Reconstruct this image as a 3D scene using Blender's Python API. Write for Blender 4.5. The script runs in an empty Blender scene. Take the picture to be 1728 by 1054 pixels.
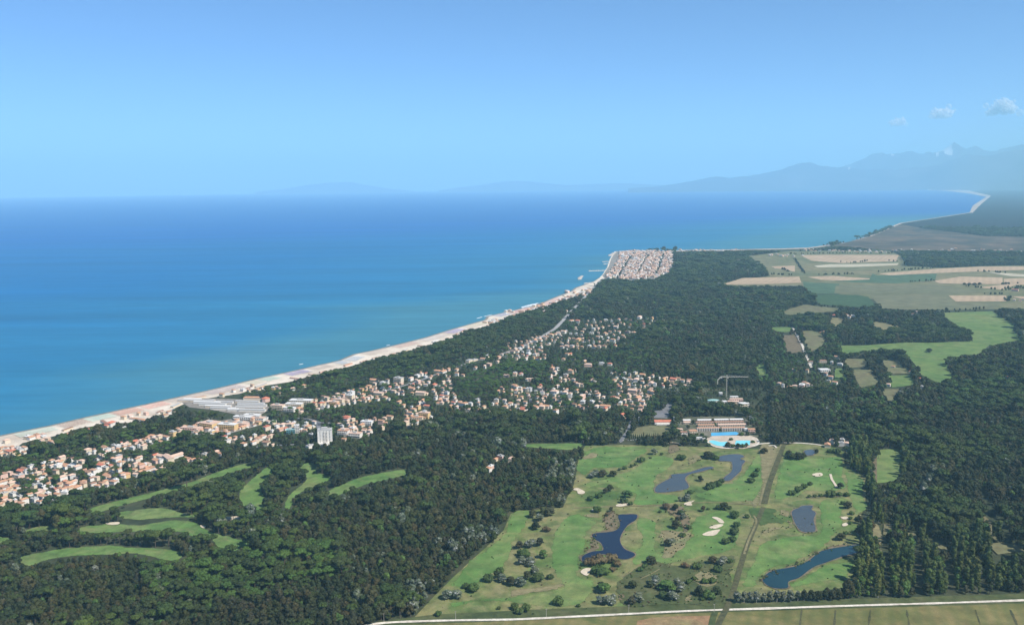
import bpy, math, random
import numpy as np
from mathutils import Matrix, Vector
from mathutils.geometry import delaunay_2d_cdt

random.seed(7)
RNG = np.random.default_rng(11)
SC = bpy.context.scene
COL = SC.collection

# ------------------------------------------------------------------ camera
H = 500.0                      # flying height
FPX = 1500.0                   # focal length in photograph pixels (1728 wide)
PITCH = math.atan((527.0 - 304.0) / FPX)
ROLL = math.radians(0.66)
cam_data = bpy.data.cameras.new('camera')
cam_data.sensor_width = 36.0
cam_data.lens = FPX / 1728.0 * 36.0
cam_data.clip_start = 1.0
cam_data.clip_end = 400000.0
cam = bpy.data.objects.new('camera', cam_data)
COL.objects.link(cam)
ROT = Matrix.Rotation(math.pi / 2 - PITCH, 3, 'X') @ Matrix.Rotation(-ROLL, 3, 'Z')
cam.matrix_world = Matrix.Translation((0, 0, H)) @ ROT.to_4x4()
SC.camera = cam
RN = np.array(ROT)

# ------------------------------------------------------------------ sky, sun, exposure
SUN_EL = math.radians(48.0)
SUN_AZ = math.radians(90.0 + 34.0)      # clockwise from the view direction (+Y): right and a little behind
world = bpy.data.worlds.new('World')
SC.world = world
world.use_nodes = True
wn = world.node_tree
wn.nodes.clear()
sky = wn.nodes.new('ShaderNodeTexSky')
sky.sky_type = 'NISHITA'
sky.sun_disc = False
sky.sun_elevation = SUN_EL
sky.sun_rotation = SUN_AZ
sky.altitude = 5000.0
sky.air_density = 1.0
sky.dust_density = 0.0
sky.ozone_density = 10.0
bg = wn.nodes.new('ShaderNodeBackground')
bg.inputs['Strength'].default_value = 0.107
wo = wn.nodes.new('ShaderNodeOutputWorld')
wn.links.new(sky.outputs[0], bg.inputs[0])
wn.links.new(bg.outputs[0], wo.inputs[0])

sun_data = bpy.data.lights.new('sun', 'SUN')
sun_data.energy = 5.0
sun_data.angle = math.radians(0.53)
sun_data.color = (1.0, 0.955, 0.88)
sun = bpy.data.objects.new('sun', sun_data)
COL.objects.link(sun)
SUN_DIR = Vector((math.cos(SUN_EL) * math.sin(SUN_AZ), math.cos(SUN_EL) * math.cos(SUN_AZ), math.sin(SUN_EL)))
sun.rotation_euler = SUN_DIR.to_track_quat('Z', 'Y').to_euler()
sun.location = (0, 0, 900)

SC.view_settings.view_transform = 'Standard'
SC.view_settings.look = 'None'
SC.view_settings.exposure = 0.6
SC.view_settings.gamma = 1.0
SC.cycles.max_bounces = 6
SC.cycles.diffuse_bounces = 2
SC.cycles.glossy_bounces = 2
SC.cycles.transmission_bounces = 2
SC.cycles.volume_bounces = 4
SC.cycles.use_denoising = True

HAZE_DENSITY = 4.3e-5
HAZE_COLOR = (0.46, 0.82, 1.0, 1)

# ------------------------------------------------------------------ geography helpers
EARTH = 6371000.0
FLAT = 7000.0


def drop(x, y):
    r = np.hypot(x, y)
    u = np.maximum(r - FLAT, 0.0)
    return -u * u / (2 * EARTH)


def ground(px, py, z=0.0):
    """photograph pixel -> the place on the (curved) ground it looks at"""
    d = RN @ np.array([(px - 864.0) / FPX, -(py - 527.0) / FPX, -1.0])
    if d[2] > -1e-4:
        d[2] = -1e-4
    t = (H - z) / -d[2]
    for _ in range(60):
        x, y = d[0] * t, d[1] * t
        t2 = (H - z - drop(x, y)) / -d[2]
        t = t + 0.5 * (min(t2, 150000.0) - t)
    return np.array([d[0] * t, d[1] * t])


def project(x, y, z):
    """arrays of places -> photograph pixels"""
    p = np.stack([x, y, z - H], -1) @ RN
    w = np.maximum(-p[..., 2], 1e-3)
    return 864.0 + FPX * p[..., 0] / w, 527.0 - FPX * p[..., 1] / w, w


VIEWS = dict(A=(0, 640, 2.5455), B=(400, 640, 2.5455), C=(720, 740, 3.3568), D=(1050, 740, 3.3579), E=(1350, 740, 3.357),
             F=(840, 560, 4.79), H=(560, 540, 4.79), I=(1040, 600, 5.857), J=(1160, 400, 4.056), K=(1408, 400, 4.053),
             L=(880, 400, 5.27), M=(1380, 170, 3.9), N=(640, 460, 4.32), O=(280, 600, 4.8), P=(1400, 600, 4.39),
             Q=(0, 660, 5.27), S=(300, 640, 5.082), T=(1230, 520, 5.76), U=(960, 740, 6.5875), V=(1180, 740, 5.547),
             W=(860, 880, 4.547), X=(1100, 600, 6.2), Z=(0, 0, 1.0))


def zz(v, *c):
    """survey sheet coordinates -> photograph pixels"""
    x0, y0, s = VIEWS[v]
    return [(x0 + c[i] / s, y0 + c[i + 1] / s) for i in range(0, len(c), 2)]


def smooth(pts, n=4):
    p = np.array(pts, float)
    m = len(p)
    out = []
    for i in range(m):
        a, b, c, d = p[(i - 1) % m], p[i], p[(i + 1) % m], p[(i + 2) % m]
        for k in range(n):
            t = k / n
            out.append(0.5 * ((2 * b) + (c - a) * t + (2 * a - 5 * b + 4 * c - d) * t * t + (-a + 3 * b - 3 * c + d) * t ** 3))
    return out


def inside(px, py, poly):
    poly = np.asarray(poly, float)
    x0, y0 = poly.min(0)
    x1, y1 = poly.max(0)
    res = np.zeros(px.shape, bool)
    m = (px >= x0) & (px <= x1) & (py >= y0) & (py <= y1)
    if not m.any():
        return res
    X, Y = px[m], py[m]
    r = np.zeros(X.shape, bool)
    n = len(poly)
    j = n - 1
    for i in range(n):
        xi, yi = poly[i]
        xj, yj = poly[j]
        if yi != yj:
            r ^= ((yi > Y) != (yj > Y)) & (X < (xj - xi) * (Y - yi) / (yj - yi) + xi)
        j = i
    res[m] = r
    return res


# ------------------------------------------------------------------ tags and meshes
def tag(o, label=None, cat=None, group=None, kind=None):
    if label: o['label'] = label
    if cat: o['category'] = cat
    if group: o['group'] = group
    if kind: o['kind'] = kind
    return o


def mesh_obj(name, verts, faces, mat, parent=None, smooth_shade=False):
    me = bpy.data.meshes.new(name)
    me.from_pydata([tuple(map(float, v)) for v in verts], [], [tuple(int(k) for k in f) for f in faces])
    if mat is not None:
        me.materials.append(mat)
    if smooth_shade:
        me.polygons.foreach_set('use_smooth', [True] * len(me.polygons))
    me.update()
    o = bpy.data.objects.new(name, me)
    COL.objects.link(o)
    if parent is not None:
        o.parent = parent
    return o


def empty(name, loc, rz=0.0):
    o = bpy.data.objects.new(name, None)
    COL.objects.link(o)
    o.location = loc
    o.rotation_euler = (0, 0, rz)
    o.empty_display_size = 2.0
    return o


class MB:
    def __init__(self):
        self.v, self.f = [], []

    def add(self, v, f):
        n = len(self.v)
        self.v += [tuple(q) for q in v]
        self.f += [tuple(k + n for k in q) for q in f]
        return self

    def box(self, x0, x1, y0, y1, z0, z1, taper=0.0):
        t = taper
        v = [(x0, y0, z0), (x1, y0, z0), (x1, y1, z0), (x0, y1, z0),
             (x0 + t, y0 + t, z1), (x1 - t, y0 + t, z1), (x1 - t, y1 - t, z1), (x0 + t, y1 - t, z1)]
        return self.add(v, [(3, 2, 1, 0), (4, 5, 6, 7), (0, 1, 5, 4), (1, 2, 6, 5), (2, 3, 7, 6), (3, 0, 4, 7)])

    def bar(self, p, q, r, n=6, r2=None):
        p, q = Vector(p), Vector(q)
        r2 = r if r2 is None else r2
        d = (q - p).normalized()
        a = d.orthogonal().normalized()
        b = d.cross(a)
        v = []
        for c, rr in ((p, r), (q, r2)):
            for k in range(n):
                t = 2 * math.pi * k / n
                v.append(c + a * (rr * math.cos(t)) + b * (rr * math.sin(t)))
        f = [(k, (k + 1) % n, n + (k + 1) % n, n + k) for k in range(n)]
        f += [tuple(range(n - 1, -1, -1)), tuple(range(n, 2 * n))]
        return self.add(v, f)

    def hip(self, w, d, z, h, over=0.5, gable=False, cx=0.0, cy=0.0):
        """pitched roof over a w x d rectangle, ridge along the longer side (x)"""
        X, Y = w / 2 + over, d / 2 + over
        r = X - (0.0 if gable else min(Y * 0.95, X * 0.9))
        b = 0.18
        v = [(-X, -Y, z), (X, -Y, z), (X, Y, z), (-X, Y, z), (-X, -Y, z + b), (X, -Y, z + b), (X, Y, z + b), (-X, Y, z + b),
             (-r, 0, z + h), (r, 0, z + h)]
        v = [(a + cx, c + cy, e) for a, c, e in v]
        return self.add(v, [(3, 2, 1, 0), (0, 1, 5, 4), (1, 2, 6, 5), (2, 3, 7, 6), (3, 0, 4, 7),
                            (4, 5, 9, 8), (5, 6, 9), (6, 7, 8, 9), (7, 4, 8)])

    def build(self, name, mat, parent=None):
        return mesh_obj(name, self.v, self.f, mat, parent)


# ------------------------------------------------------------------ materials
MATS = {}


def new_mat(name):
    m = bpy.data.materials.new(name)
    m.use_nodes = True
    nt = m.node_tree
    b = nt.nodes['Principled BSDF']
    MATS[name] = m
    return m, nt, b


def node(nt, typ, **kw):
    n = nt.nodes.new(typ)
    for k, v in kw.items():
        setattr(n, k, v)
    return n


def noise(nt, coord, scale, detail=4.0, rough=0.55, distort=0.0):
    n = node(nt, 'ShaderNodeTexNoise')
    n.inputs['Scale'].default_value = scale
    n.inputs['Detail'].default_value = detail
    n.inputs['Roughness'].default_value = rough
    n.inputs['Distortion'].default_value = distort
    nt.links.new(coord, n.inputs['Vector'])
    return n.outputs['Fac']


def ramp(nt, fac, stops, interp='LINEAR'):
    r = node(nt, 'ShaderNodeValToRGB')
    r.color_ramp.interpolation = interp
    e = r.color_ramp.elements
    while len(e) < len(stops):
        e.new(0.5)
    for k, (p, c) in enumerate(stops):
        e[k].position = p
        e[k].color = (c[0], c[1], c[2], 1)
    nt.links.new(fac, r.inputs['Fac'])
    return r.outputs['Color']


def mix(nt, a, b, fac, mode='MIX'):
    m = node(nt, 'ShaderNodeMix', data_type='RGBA', blend_type=mode)
    for sock, val in ((m.inputs[6], a), (m.inputs[7], b), (m.inputs[0], fac)):
        if isinstance(val, (float, int)):
            sock.default_value = val
        elif isinstance(val, tuple):
            sock.default_value = (val[0], val[1], val[2], 1)
        else:
            nt.links.new(val, sock)
    return m.outputs[2]


def math_n(nt, op, a, b=0.0, c=0.0):
    m = node(nt, 'ShaderNodeMath', operation=op)
    for sock, val in zip(m.inputs, (a, b, c)):
        if isinstance(val, (float, int)):
            sock.default_value = val
        else:
            nt.links.new(val, sock)
    return m.outputs[0]


def position(nt):
    return node(nt, 'ShaderNodeNewGeometry').outputs['Position']


def rotated(nt, coord, ang, sx=1.0, sy=1.0):
    m = node(nt, 'ShaderNodeMapping')
    m.inputs['Rotation'].default_value = (0, 0, ang)
    m.inputs['Scale'].default_value = (sx, sy, 1)
    nt.links.new(coord, m.inputs['Vector'])
    return m.outputs[0]


def soil(name, cols, big=0.006, small=0.06, rough=0.9, stripe=None, fine=0.25, fade=False, dry=0.0, drycol=(0.23, 0.20, 0.10)):
    """ground cover: patches in three sizes; stripe = (angle, period, strength, colour)"""
    m, nt, b = new_mat(name)
    p = position(nt)
    f1 = noise(nt, p, big, 5, 0.6, 0.6)
    k = len(cols)
    lo, hi = 0.33, 0.67
    c = ramp(nt, f1, [(lo + (hi - lo) * i / max(k - 1, 1), cols[i]) for i in range(k)])
    f2 = noise(nt, p, small, 4, 0.6)
    v = ramp(nt, f2, [(0.25, (1 - fine * 1.6,) * 3), (0.75, (1 + fine,) * 3)])
    c = mix(nt, c, v, 1.0, 'MULTIPLY')
    if dry:
        fd = noise(nt, p, 0.022, 6, 0.68, 1.0)
        c = mix(nt, c, drycol, math_n(nt, 'MULTIPLY', ramp(nt, fd, [(0.50, (0, 0, 0)), (0.66, (1, 1, 1))]), dry))
        fe = noise(nt, p, 0.035, 5, 0.65, 0.6)
        c = mix(nt, c, ramp(nt, fe, [(0.30, (0.66, 0.72, 0.70)), (0.5, (1.0, 1.0, 1.0)), (0.72, (1.22, 1.16, 1.1))]), 1.0, 'MULTIPLY')
    f3 = noise(nt, p, 0.55, 3, 0.6)
    v3 = ramp(nt, f3, [(0.2, (0.78,) * 3), (0.8, (1.2,) * 3)])
    c = mix(nt, c, v3, 1.0, 'MULTIPLY')
    if stripe:
        ang, per, st, sc = stripe
        q = rotated(nt, p, ang)
        w = node(nt, 'ShaderNodeTexWave', bands_direction='X')
        w.inputs['Scale'].default_value = 0.314159 / per * 1.0
        w.inputs['Distortion'].default_value = 1.2
        w.inputs['Detail'].default_value = 2
        w.inputs['Detail Scale'].default_value = 0.4
        nt.links.new(q, w.inputs['Vector'])
        brk = noise(nt, rotated(nt, p, ang, 0.02, 0.004), 1.0, 3)
        fac = math_n(nt, 'MULTIPLY', math_n(nt, 'MULTIPLY', w.outputs['Fac'], st), brk)
        c = mix(nt, c, sc, fac)
    nt.links.new(c, b.inputs['Base Color'])
    b.inputs['Roughness'].default_value = rough
    b.inputs['Specular IOR Level'].default_value = 0.15
    if fade:       # the sward thins out raggedly towards its edge
        at = node(nt, 'ShaderNodeAttribute', attribute_name='inset')
        rag = math_n(nt, 'ADD', noise(nt, p, 0.06, 5, 0.65), math_n(nt, 'MULTIPLY', noise(nt, p, 0.4, 3, 0.6), 0.4))
        al = math_n(nt, 'ADD', at.outputs['Fac'], math_n(nt, 'MULTIPLY', math_n(nt, 'SUBTRACT', rag, 0.7), 1.3))
        mr2 = node(nt, 'ShaderNodeMapRange')
        mr2.inputs['From Min'].default_value = 0.43
        mr2.inputs['From Max'].default_value = 0.49
        nt.links.new(al, mr2.inputs['Value'])
        nt.links.new(mr2.outputs[0], b.inputs['Alpha'])
    return m


def plain(name, col, rough=0.8, var=0.15, scale=0.4, spec=0.25):
    m, nt, b = new_mat(name)
    p = position(nt)
    f = noise(nt, p, scale, 4)
    v = ramp(nt, f, [(0.3, (1 - var,) * 3), (0.7, (1 + var,) * 3)])
    c = mix(nt, (col[0], col[1], col[2]), v, 1.0, 'MULTIPLY')
    nt.links.new(c, b.inputs['Base Color'])
    b.inputs['Roughness'].default_value = rough
    b.inputs['Specular IOR Level'].default_value = spec
    return m


def leaf(name, cols, island=0.35, area=0.35, pale=None, patch=None):
    """foliage: tint per tree, per leaf clump and per stretch of wood"""
    m, nt, b = new_mat(name)
    oi = node(nt, 'ShaderNodeObjectInfo')
    ge = node(nt, 'ShaderNodeNewGeometry')
    n = len(cols)
    c = ramp(nt, oi.outputs['Random'], [(i / max(n - 1, 1), cols[i]) for i in range(n)])
    isl = ramp(nt, ge.outputs['Random Per Island'], [(0.0, (1 - island,) * 3), (1.0, (1 + island,) * 3)])
    c = mix(nt, c, isl, 1.0, 'MULTIPLY')
    f = noise(nt, ge.outputs['Position'], 0.005, 4, 0.6)
    ar = ramp(nt, f, [(0.3, (1 - area, 1 - area, 1 - area * 0.7)), (0.7, (1 + area, 1 + area, 1 + area * 0.3))])
    c = mix(nt, c, ar, 1.0, 'MULTIPLY')
    f2 = noise(nt, ge.outputs['Position'], 0.016, 3, 0.6)
    hue = ramp(nt, f2, [(0.30, (0.72, 0.86, 0.95)), (0.42, (1.0, 1.08, 0.9)), (0.52, (1.15, 1.15, 0.85)), (0.62, (1.32, 1.2, 0.9)), (0.70, (1.18, 1.0, 0.88))])
    c = mix(nt, c, hue, patch if patch is not None else 0.8, 'MULTIPLY')
    if pale:
        frac, pc = pale
        g = math_n(nt, 'GREATER_THAN', ge.outputs['Random Per Island'], 1 - frac)
        c = mix(nt, c, pc, g)
    nt.links.new(c, b.inputs['Base Color'])
    b.inputs['Roughness'].default_value = 0.75
    b.inputs['Specular IOR Level'].default_value = 0.2
    return m


M_FOREST_FLOOR = soil('forest_floor', [(0.030, 0.040, 0.020), (0.045, 0.055, 0.026), (0.065, 0.065, 0.035)], 0.012, 0.08)
M_ROUGH = soil('rough_grass', [(0.072, 0.125, 0.034), (0.108, 0.148, 0.044), (0.180, 0.172, 0.072), (0.088, 0.138, 0.038)], 0.011, 0.07, dry=0.6)
M_FAIRWAY = soil('fairway_grass', [(0.074, 0.152, 0.036), (0.094, 0.178, 0.044), (0.120, 0.190, 0.054), (0.165, 0.194, 0.068)], 0.008, 0.05,
                 stripe=(0.3, 9.0, 0.45, (0.10, 0.165, 0.05)), fine=0.22, fade=True, dry=0.35)
M_FAIRWAY_OLD = soil('old_fairway_grass', [(0.080, 0.160, 0.040), (0.105, 0.182, 0.050), (0.140, 0.190, 0.064)], 0.010, 0.06, fade=True, dry=0.4)
M_SEDGE = soil('marsh_sedge', [(0.045, 0.085, 0.022), (0.06, 0.10, 0.028), (0.085, 0.105, 0.04)], 0.02, 0.12, fade=True)
M_KHAKI = soil('dry_grass', [(0.160, 0.150, 0.070), (0.210, 0.180, 0.095), (0.150, 0.165, 0.075)], 0.02, 0.09, fade=True)
M_BROWN = soil('brown_bank', [(0.13, 0.105, 0.06), (0.165, 0.13, 0.078), (0.12, 0.12, 0.06)], 0.02, 0.1, fade=True)
M_VERGE = soil('verge_grass', [(0.050, 0.070, 0.025), (0.075, 0.090, 0.034), (0.10, 0.10, 0.045)], 0.02, 0.1)
M_VERGE2 = soil('weedy_scrub', [(0.050, 0.070, 0.025), (0.075, 0.090, 0.034), (0.10, 0.10, 0.045)], 0.02, 0.1, fade=True)
M_KHAKI_S = soil('dry_track', [(0.160, 0.150, 0.070), (0.210, 0.180, 0.095)], 0.02, 0.09)
M_BROWN_S = soil('brown_field', [(0.13, 0.105, 0.06), (0.165, 0.13, 0.078)], 0.02, 0.1)
M_SAND = soil('bunker_sand', [(0.46, 0.39, 0.29), (0.58, 0.50, 0.38)], 0.05, 0.2, fine=0.12)
M_BEACH = soil('beach_sand', [(0.46, 0.38, 0.30), (0.60, 0.52, 0.42), (0.66, 0.58, 0.48)], 0.008, 0.05, fine=0.14)
M_FARSAND = soil('far_sand', [(0.26, 0.21, 0.17), (0.46, 0.38, 0.31), (0.36, 0.30, 0.24)], 0.004, 0.02)
M_WETSAND = soil('wet_sand', [(0.20, 0.17, 0.13), (0.28, 0.24, 0.18)], 0.02, 0.1, rough=0.5)
M_TRACK = soil('white_gravel', [(0.50, 0.45, 0.37), (0.64, 0.59, 0.50)], 0.03, 0.2, fine=0.2)
M_DIRT = soil('dirt_track', [(0.22, 0.18, 0.11), (0.28, 0.23, 0.15)], 0.03, 0.2)
M_ASPHALT = soil('asphalt', [(0.13, 0.13, 0.14), (0.19, 0.19, 0.195)], 0.02, 0.1, fine=0.12)
M_COASTROAD = soil('worn_asphalt', [(0.17, 0.17, 0.175), (0.24, 0.235, 0.235)], 0.01, 0.1, fine=0.12)
M_LANE = soil('pale_asphalt', [(0.27, 0.265, 0.265), (0.35, 0.34, 0.335)], 0.01, 0.1, fine=0.12)
M_DITCH = soil('ditch_weeds', [(0.045, 0.055, 0.022), (0.09, 0.085, 0.04), (0.05, 0.06, 0.03)], 0.05, 0.2)
M_PAVE = soil('poolside_paving', [(0.42, 0.34, 0.26), (0.52, 0.44, 0.35)], 0.03, 0.2, fine=0.12)
M_STUBBLE = soil('stubble_field', [(0.105, 0.115, 0.035), (0.150, 0.140, 0.050), (0.20, 0.165, 0.068), (0.10, 0.12, 0.036)], 0.012, 0.05,
                 stripe=(0.35, 14.0, 0.75, (0.085, 0.105, 0.035)))
M_REDSOIL = soil('bare_reddish_soil', [(0.27, 0.16, 0.085), (0.25, 0.18, 0.09), (0.18, 0.165, 0.07)], 0.02, 0.1)
M_TAN = soil('ploughed_tan_field', [(0.36, 0.26, 0.165), (0.44, 0.325, 0.21)], 0.006, 0.03, stripe=(0.5, 30.0, 0.55, (0.22, 0.165, 0.11)), fine=0.12)
M_PALE = soil('pale_mown_field', [(0.38, 0.34, 0.24), (0.46, 0.41, 0.30)], 0.006, 0.03, fine=0.1)
M_PLAIN = soil('farm_plain', [(0.105, 0.120, 0.052), (0.150, 0.145, 0.070), (0.19, 0.165, 0.085)], 0.003, 0.02)
M_GREYGREEN = soil('grey_green_crop', [(0.125, 0.130, 0.068), (0.160, 0.150, 0.084)], 0.003, 0.02, stripe=(0.9, 60, 0.35, (0.10, 0.12, 0.07)))
M_TEAL = soil('young_green_crop', [(0.060, 0.105, 0.055), (0.075, 0.120, 0.062)], 0.004, 0.02)
M_DARKCROP = soil('dark_green_crop', [(0.038, 0.075, 0.030), (0.050, 0.088, 0.036)], 0.006, 0.05)
M_MEADOW = soil('meadow', [(0.085, 0.150, 0.040), (0.110, 0.172, 0.050), (0.138, 0.182, 0.060)], 0.004, 0.03, fine=0.15, dry=0.3)
M_OLIVE = soil('olive_pasture', [(0.115, 0.125, 0.055), (0.155, 0.150, 0.075), (0.13, 0.11, 0.06)], 0.01, 0.06)
M_HEATH = soil('coastal_heath', [(0.075, 0.052, 0.034), (0.135, 0.095, 0.060), (0.050, 0.046, 0.030), (0.11, 0.08, 0.05)], 0.0016, 0.006, fine=0.4)
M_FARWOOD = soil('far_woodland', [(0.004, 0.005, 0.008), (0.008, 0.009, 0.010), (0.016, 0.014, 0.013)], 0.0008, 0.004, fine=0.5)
M_TOWNGROUND = soil('town_gardens', [(0.06, 0.075, 0.035), (0.11, 0.11, 0.07), (0.20, 0.18, 0.14)], 0.03, 0.12)
M_TOWNPAVE = soil('town_paving', [(0.19, 0.17, 0.145), (0.28, 0.25, 0.215)], 0.02, 0.1)
M_MOUNT = soil('mountain_slopes', [(0.022, 0.022, 0.030), (0.036, 0.034, 0.040), (0.08, 0.072, 0.074)], 0.0004, 0.002)
M_MARBLE = soil('marble_quarry', [(0.62, 0.58, 0.55), (0.75, 0.71, 0.68)], 0.002, 0.01)


def water_mat(name, col, rough, spec, col2=None, bump=0.0):
    m, nt, b = new_mat(name)
    p = position(nt)
    f = noise(nt, p, 0.03, 4)
    c2 = col2 or col
    c = ramp(nt, f, [(0.35, col), (0.65, c2)])
    nt.links.new(c, b.inputs['Base Color'])
    b.inputs['Roughness'].default_value = rough
    b.inputs['Specular IOR Level'].default_value = spec
    if bump:
        bn = node(nt, 'ShaderNodeBump')
        bn.inputs['Strength'].default_value = bump
        bn.inputs['Distance'].default_value = 0.3
        nt.links.new(noise(nt, p, 0.5, 3), bn.inputs['Height'])
        nt.links.new(bn.outputs[0], b.inputs['Normal'])
    return m


M_POND_DARK = water_mat('deep_pond_water', (0.006, 0.009, 0.022), 0.05, 0.42, (0.009, 0.012, 0.028))
M_POND_GREY = water_mat('grey_pond_water', (0.046, 0.052, 0.052), 0.06, 0.42, (0.060, 0.064, 0.060))
M_POND_TEAL = water_mat('teal_pond_water', (0.007, 0.028, 0.034), 0.05, 0.40, (0.010, 0.036, 0.040))
M_POOL = water_mat('pool_water', (0.16, 0.55, 0.60), 0.1, 0.4, (0.22, 0.62, 0.66))
M_POOL_BLUE = water_mat('blue_pool_water', (0.05, 0.30, 0.55), 0.1, 0.4, (0.08, 0.40, 0.62))
M_FOAM = plain('surf_foam', (0.80, 0.82, 0.84), 0.9, 0.1)


def sea_material():
    m, nt, b = new_mat('sea_water')
    p = position(nt)
    sep = node(nt, 'ShaderNodeSeparateXYZ')
    nt.links.new(p, sep.inputs[0])
    # distance offshore, measured across the general line of the coast
    ax, ay = COAST_A
    nx, ny = COAST_N
    off = math_n(nt, 'ADD', math_n(nt, 'MULTIPLY', math_n(nt, 'SUBTRACT', sep.outputs[0], ax), nx),
                 math_n(nt, 'MULTIPLY', math_n(nt, 'SUBTRACT', sep.outputs[1], ay), ny))
    big = noise(nt, rotated(nt, p, 0.15, 0.00016, 0.00045), 1.0, 5, 0.6, 0.8)
    off = math_n(nt, 'ADD', off, math_n(nt, 'MULTIPLY', math_n(nt, 'SUBTRACT', big, 0.5), 2600.0))
    t = math_n(nt, 'DIVIDE', off, 8000.0)
    near = ramp(nt, t, [(0.0, (0.040, 0.165, 0.230)), (0.06, (0.016, 0.142, 0.262)), (0.30, (0.003, 0.112, 0.280)), (1.0, (0.001, 0.095, 0.305))])
    # the plume front: clear deep water lies beyond a line about nine kilometres out
    rr = math_n(nt, 'ADD', sep.outputs[1], math_n(nt, 'MULTIPLY', sep.outputs[0], -0.42))
    wob = noise(nt, rotated(nt, p, 0.0, 0.0002, 0.0004), 1.0, 4, 0.6, 0.5)
    rr = math_n(nt, 'ADD', rr, math_n(nt, 'MULTIPLY', math_n(nt, 'SUBTRACT', wob, 0.5), 1500.0))
    front = node(nt, 'ShaderNodeMapRange', interpolation_type='SMOOTHSTEP')
    front.inputs['From Min'].default_value = 8000.0
    front.inputs['From Max'].default_value = 10500.0
    nt.links.new(rr, front.inputs['Value'])
    c = mix(nt, near, (0.0, 0.088, 0.300), front.outputs[0])
    streak = noise(nt, rotated(nt, p, 0.1, 0.0004, 0.004), 1.0, 5, 0.65)
    sv = ramp(nt, streak, [(0.3, (0.84,) * 3), (0.7, (1.16,) * 3)])
    c = mix(nt, c, sv, 1.0, 'MULTIPLY')
    rip = noise(nt, rotated(nt, p, 0.45, 0.006, 0.03), 1.0, 6, 0.7)
    rv = ramp(nt, rip, [(0.3, (0.90,) * 3), (0.7, (1.10,) * 3)])
    c = mix(nt, c, rv, 1.0, 'MULTIPLY')
    nt.links.new(c, b.inputs['Base Color'])
    b.inputs['Roughness'].default_value = 0.55
    b.inputs['Specular IOR Level'].default_value = 0.12
    return m


M_BARK = plain('bark', (0.10, 0.075, 0.055), 0.9, 0.3, 1.5)
M_BARK_PALE = plain('pale_bark', (0.30, 0.27, 0.23), 0.9, 0.25, 1.5)
M_LEAF_PINE = leaf('umbrella_pine_needles', [(0.0218, 0.035, 0.0103), (0.0336, 0.0542, 0.0137), (0.0475, 0.0699, 0.0171), (0.0277, 0.042, 0.0137), (0.0415, 0.0524, 0.0171)], 0.25, 0.25)
M_LEAF_GROVE = leaf('bright_pine_needles', [(0.0437, 0.0817, 0.018), (0.0532, 0.095, 0.0216), (0.0399, 0.0741, 0.018)], 0.25, 0.2)  # brighter green needles, the own colour of some umbrella pines
M_LEAF_OAK = leaf('holm_oak_leaves', [(0.016, 0.0219, 0.0085), (0.0248, 0.0333, 0.0111), (0.0355, 0.0403, 0.0137), (0.0488, 0.0411, 0.0189), (0.0194, 0.0262, 0.012), (0.0302, 0.0438, 0.0137), (0.0444, 0.042, 0.0257), (0.0221, 0.0298, 0.0103)], 0.35, 0.35)
M_LEAF_SILVER = leaf('silver_poplar_leaves', [(0.07, 0.085, 0.060), (0.10, 0.115, 0.085), (0.085, 0.10, 0.075)], 0.4, 0.2, pale=(0.16, (0.24, 0.25, 0.225)))
M_LEAF_POPLAR = leaf('plantation_poplar_leaves', [(0.0378, 0.0582, 0.0154), (0.0548, 0.0783, 0.021), (0.0718, 0.0819, 0.0252), (0.0473, 0.071, 0.0182)], 0.35, 0.2)
M_LEAF_CYPRESS = leaf('cypress_foliage', [(0.018, 0.032, 0.016), (0.026, 0.042, 0.020)], 0.3, 0.2)
M_LEAF_SHRUB = leaf('shrub_leaves', [(0.0346, 0.0605, 0.0158), (0.0475, 0.0778, 0.0211), (0.0432, 0.0648, 0.0229)], 0.3, 0.2)
M_LEAF_RUST = leaf('reddish_reed_bush', [(0.085, 0.060, 0.036), (0.10, 0.075, 0.045)], 0.4, 0.2)
M_LEAF_FRESH = leaf('fresh_green_leaves', [(0.048, 0.092, 0.024), (0.06, 0.104, 0.0288)], 0.3, 0.2)

WALLS = {'white': plain('white_render', (0.66, 0.62, 0.56), 0.85, 0.08), 'cream': plain('cream_render', (0.60, 0.50, 0.36), 0.85, 0.07),
         'ochre': plain('ochre_render', (0.60, 0.42, 0.20), 0.85, 0.08), 'pink': plain('pink_render', (0.62, 0.42, 0.34), 0.85, 0.07),
         'grey': plain('grey_render', (0.50, 0.49, 0.47), 0.85, 0.07), 'beige': plain('beige_render', (0.58, 0.49, 0.38), 0.85, 0.07)}
ROOFS = {'orange': plain('orange_tiles', (0.46, 0.250, 0.150), 0.85, 0.22, 0.5), 'red': plain('red_tiles', (0.46, 0.16, 0.10), 0.85, 0.18, 0.5),
         'brown': plain('brown_tiles', (0.27, 0.155, 0.105), 0.85, 0.22, 0.5), 'pale pink': plain('pale_pink_tiles', (0.55, 0.38, 0.29), 0.85, 0.2, 0.5),
         'pale grey': plain('pale_grey_roofing', (0.38, 0.37, 0.355), 0.85, 0.12, 0.5), 'white': plain('white_roofing', (0.58, 0.565, 0.54), 0.8, 0.08),
         'rust': plain('rust_tiles', (0.38, 0.215, 0.135), 0.85, 0.25, 0.5)}
M_WINDOW = plain('dark_window_glass', (0.05, 0.06, 0.075), 0.2, 0.1, 1.0, 0.5)
M_CONCRETE = plain('concrete', (0.40, 0.385, 0.36), 0.9, 0.12)
M_TURQ = plain('turquoise_roofing', (0.24, 0.40, 0.38), 0.7, 0.1)
M_TEALWALL = plain('teal_render', (0.08, 0.20, 0.22), 0.8, 0.1)
M_CRANE = plain('cream_crane_paint', (0.55, 0.50, 0.42), 0.5, 0.05)
M_POLE = plain('weathered_pole', (0.34, 0.31, 0.27), 0.9, 0.2)
M_ROCK = plain('breakwater_rock', (0.42, 0.38, 0.33), 0.9, 0.3, 0.15)
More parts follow.
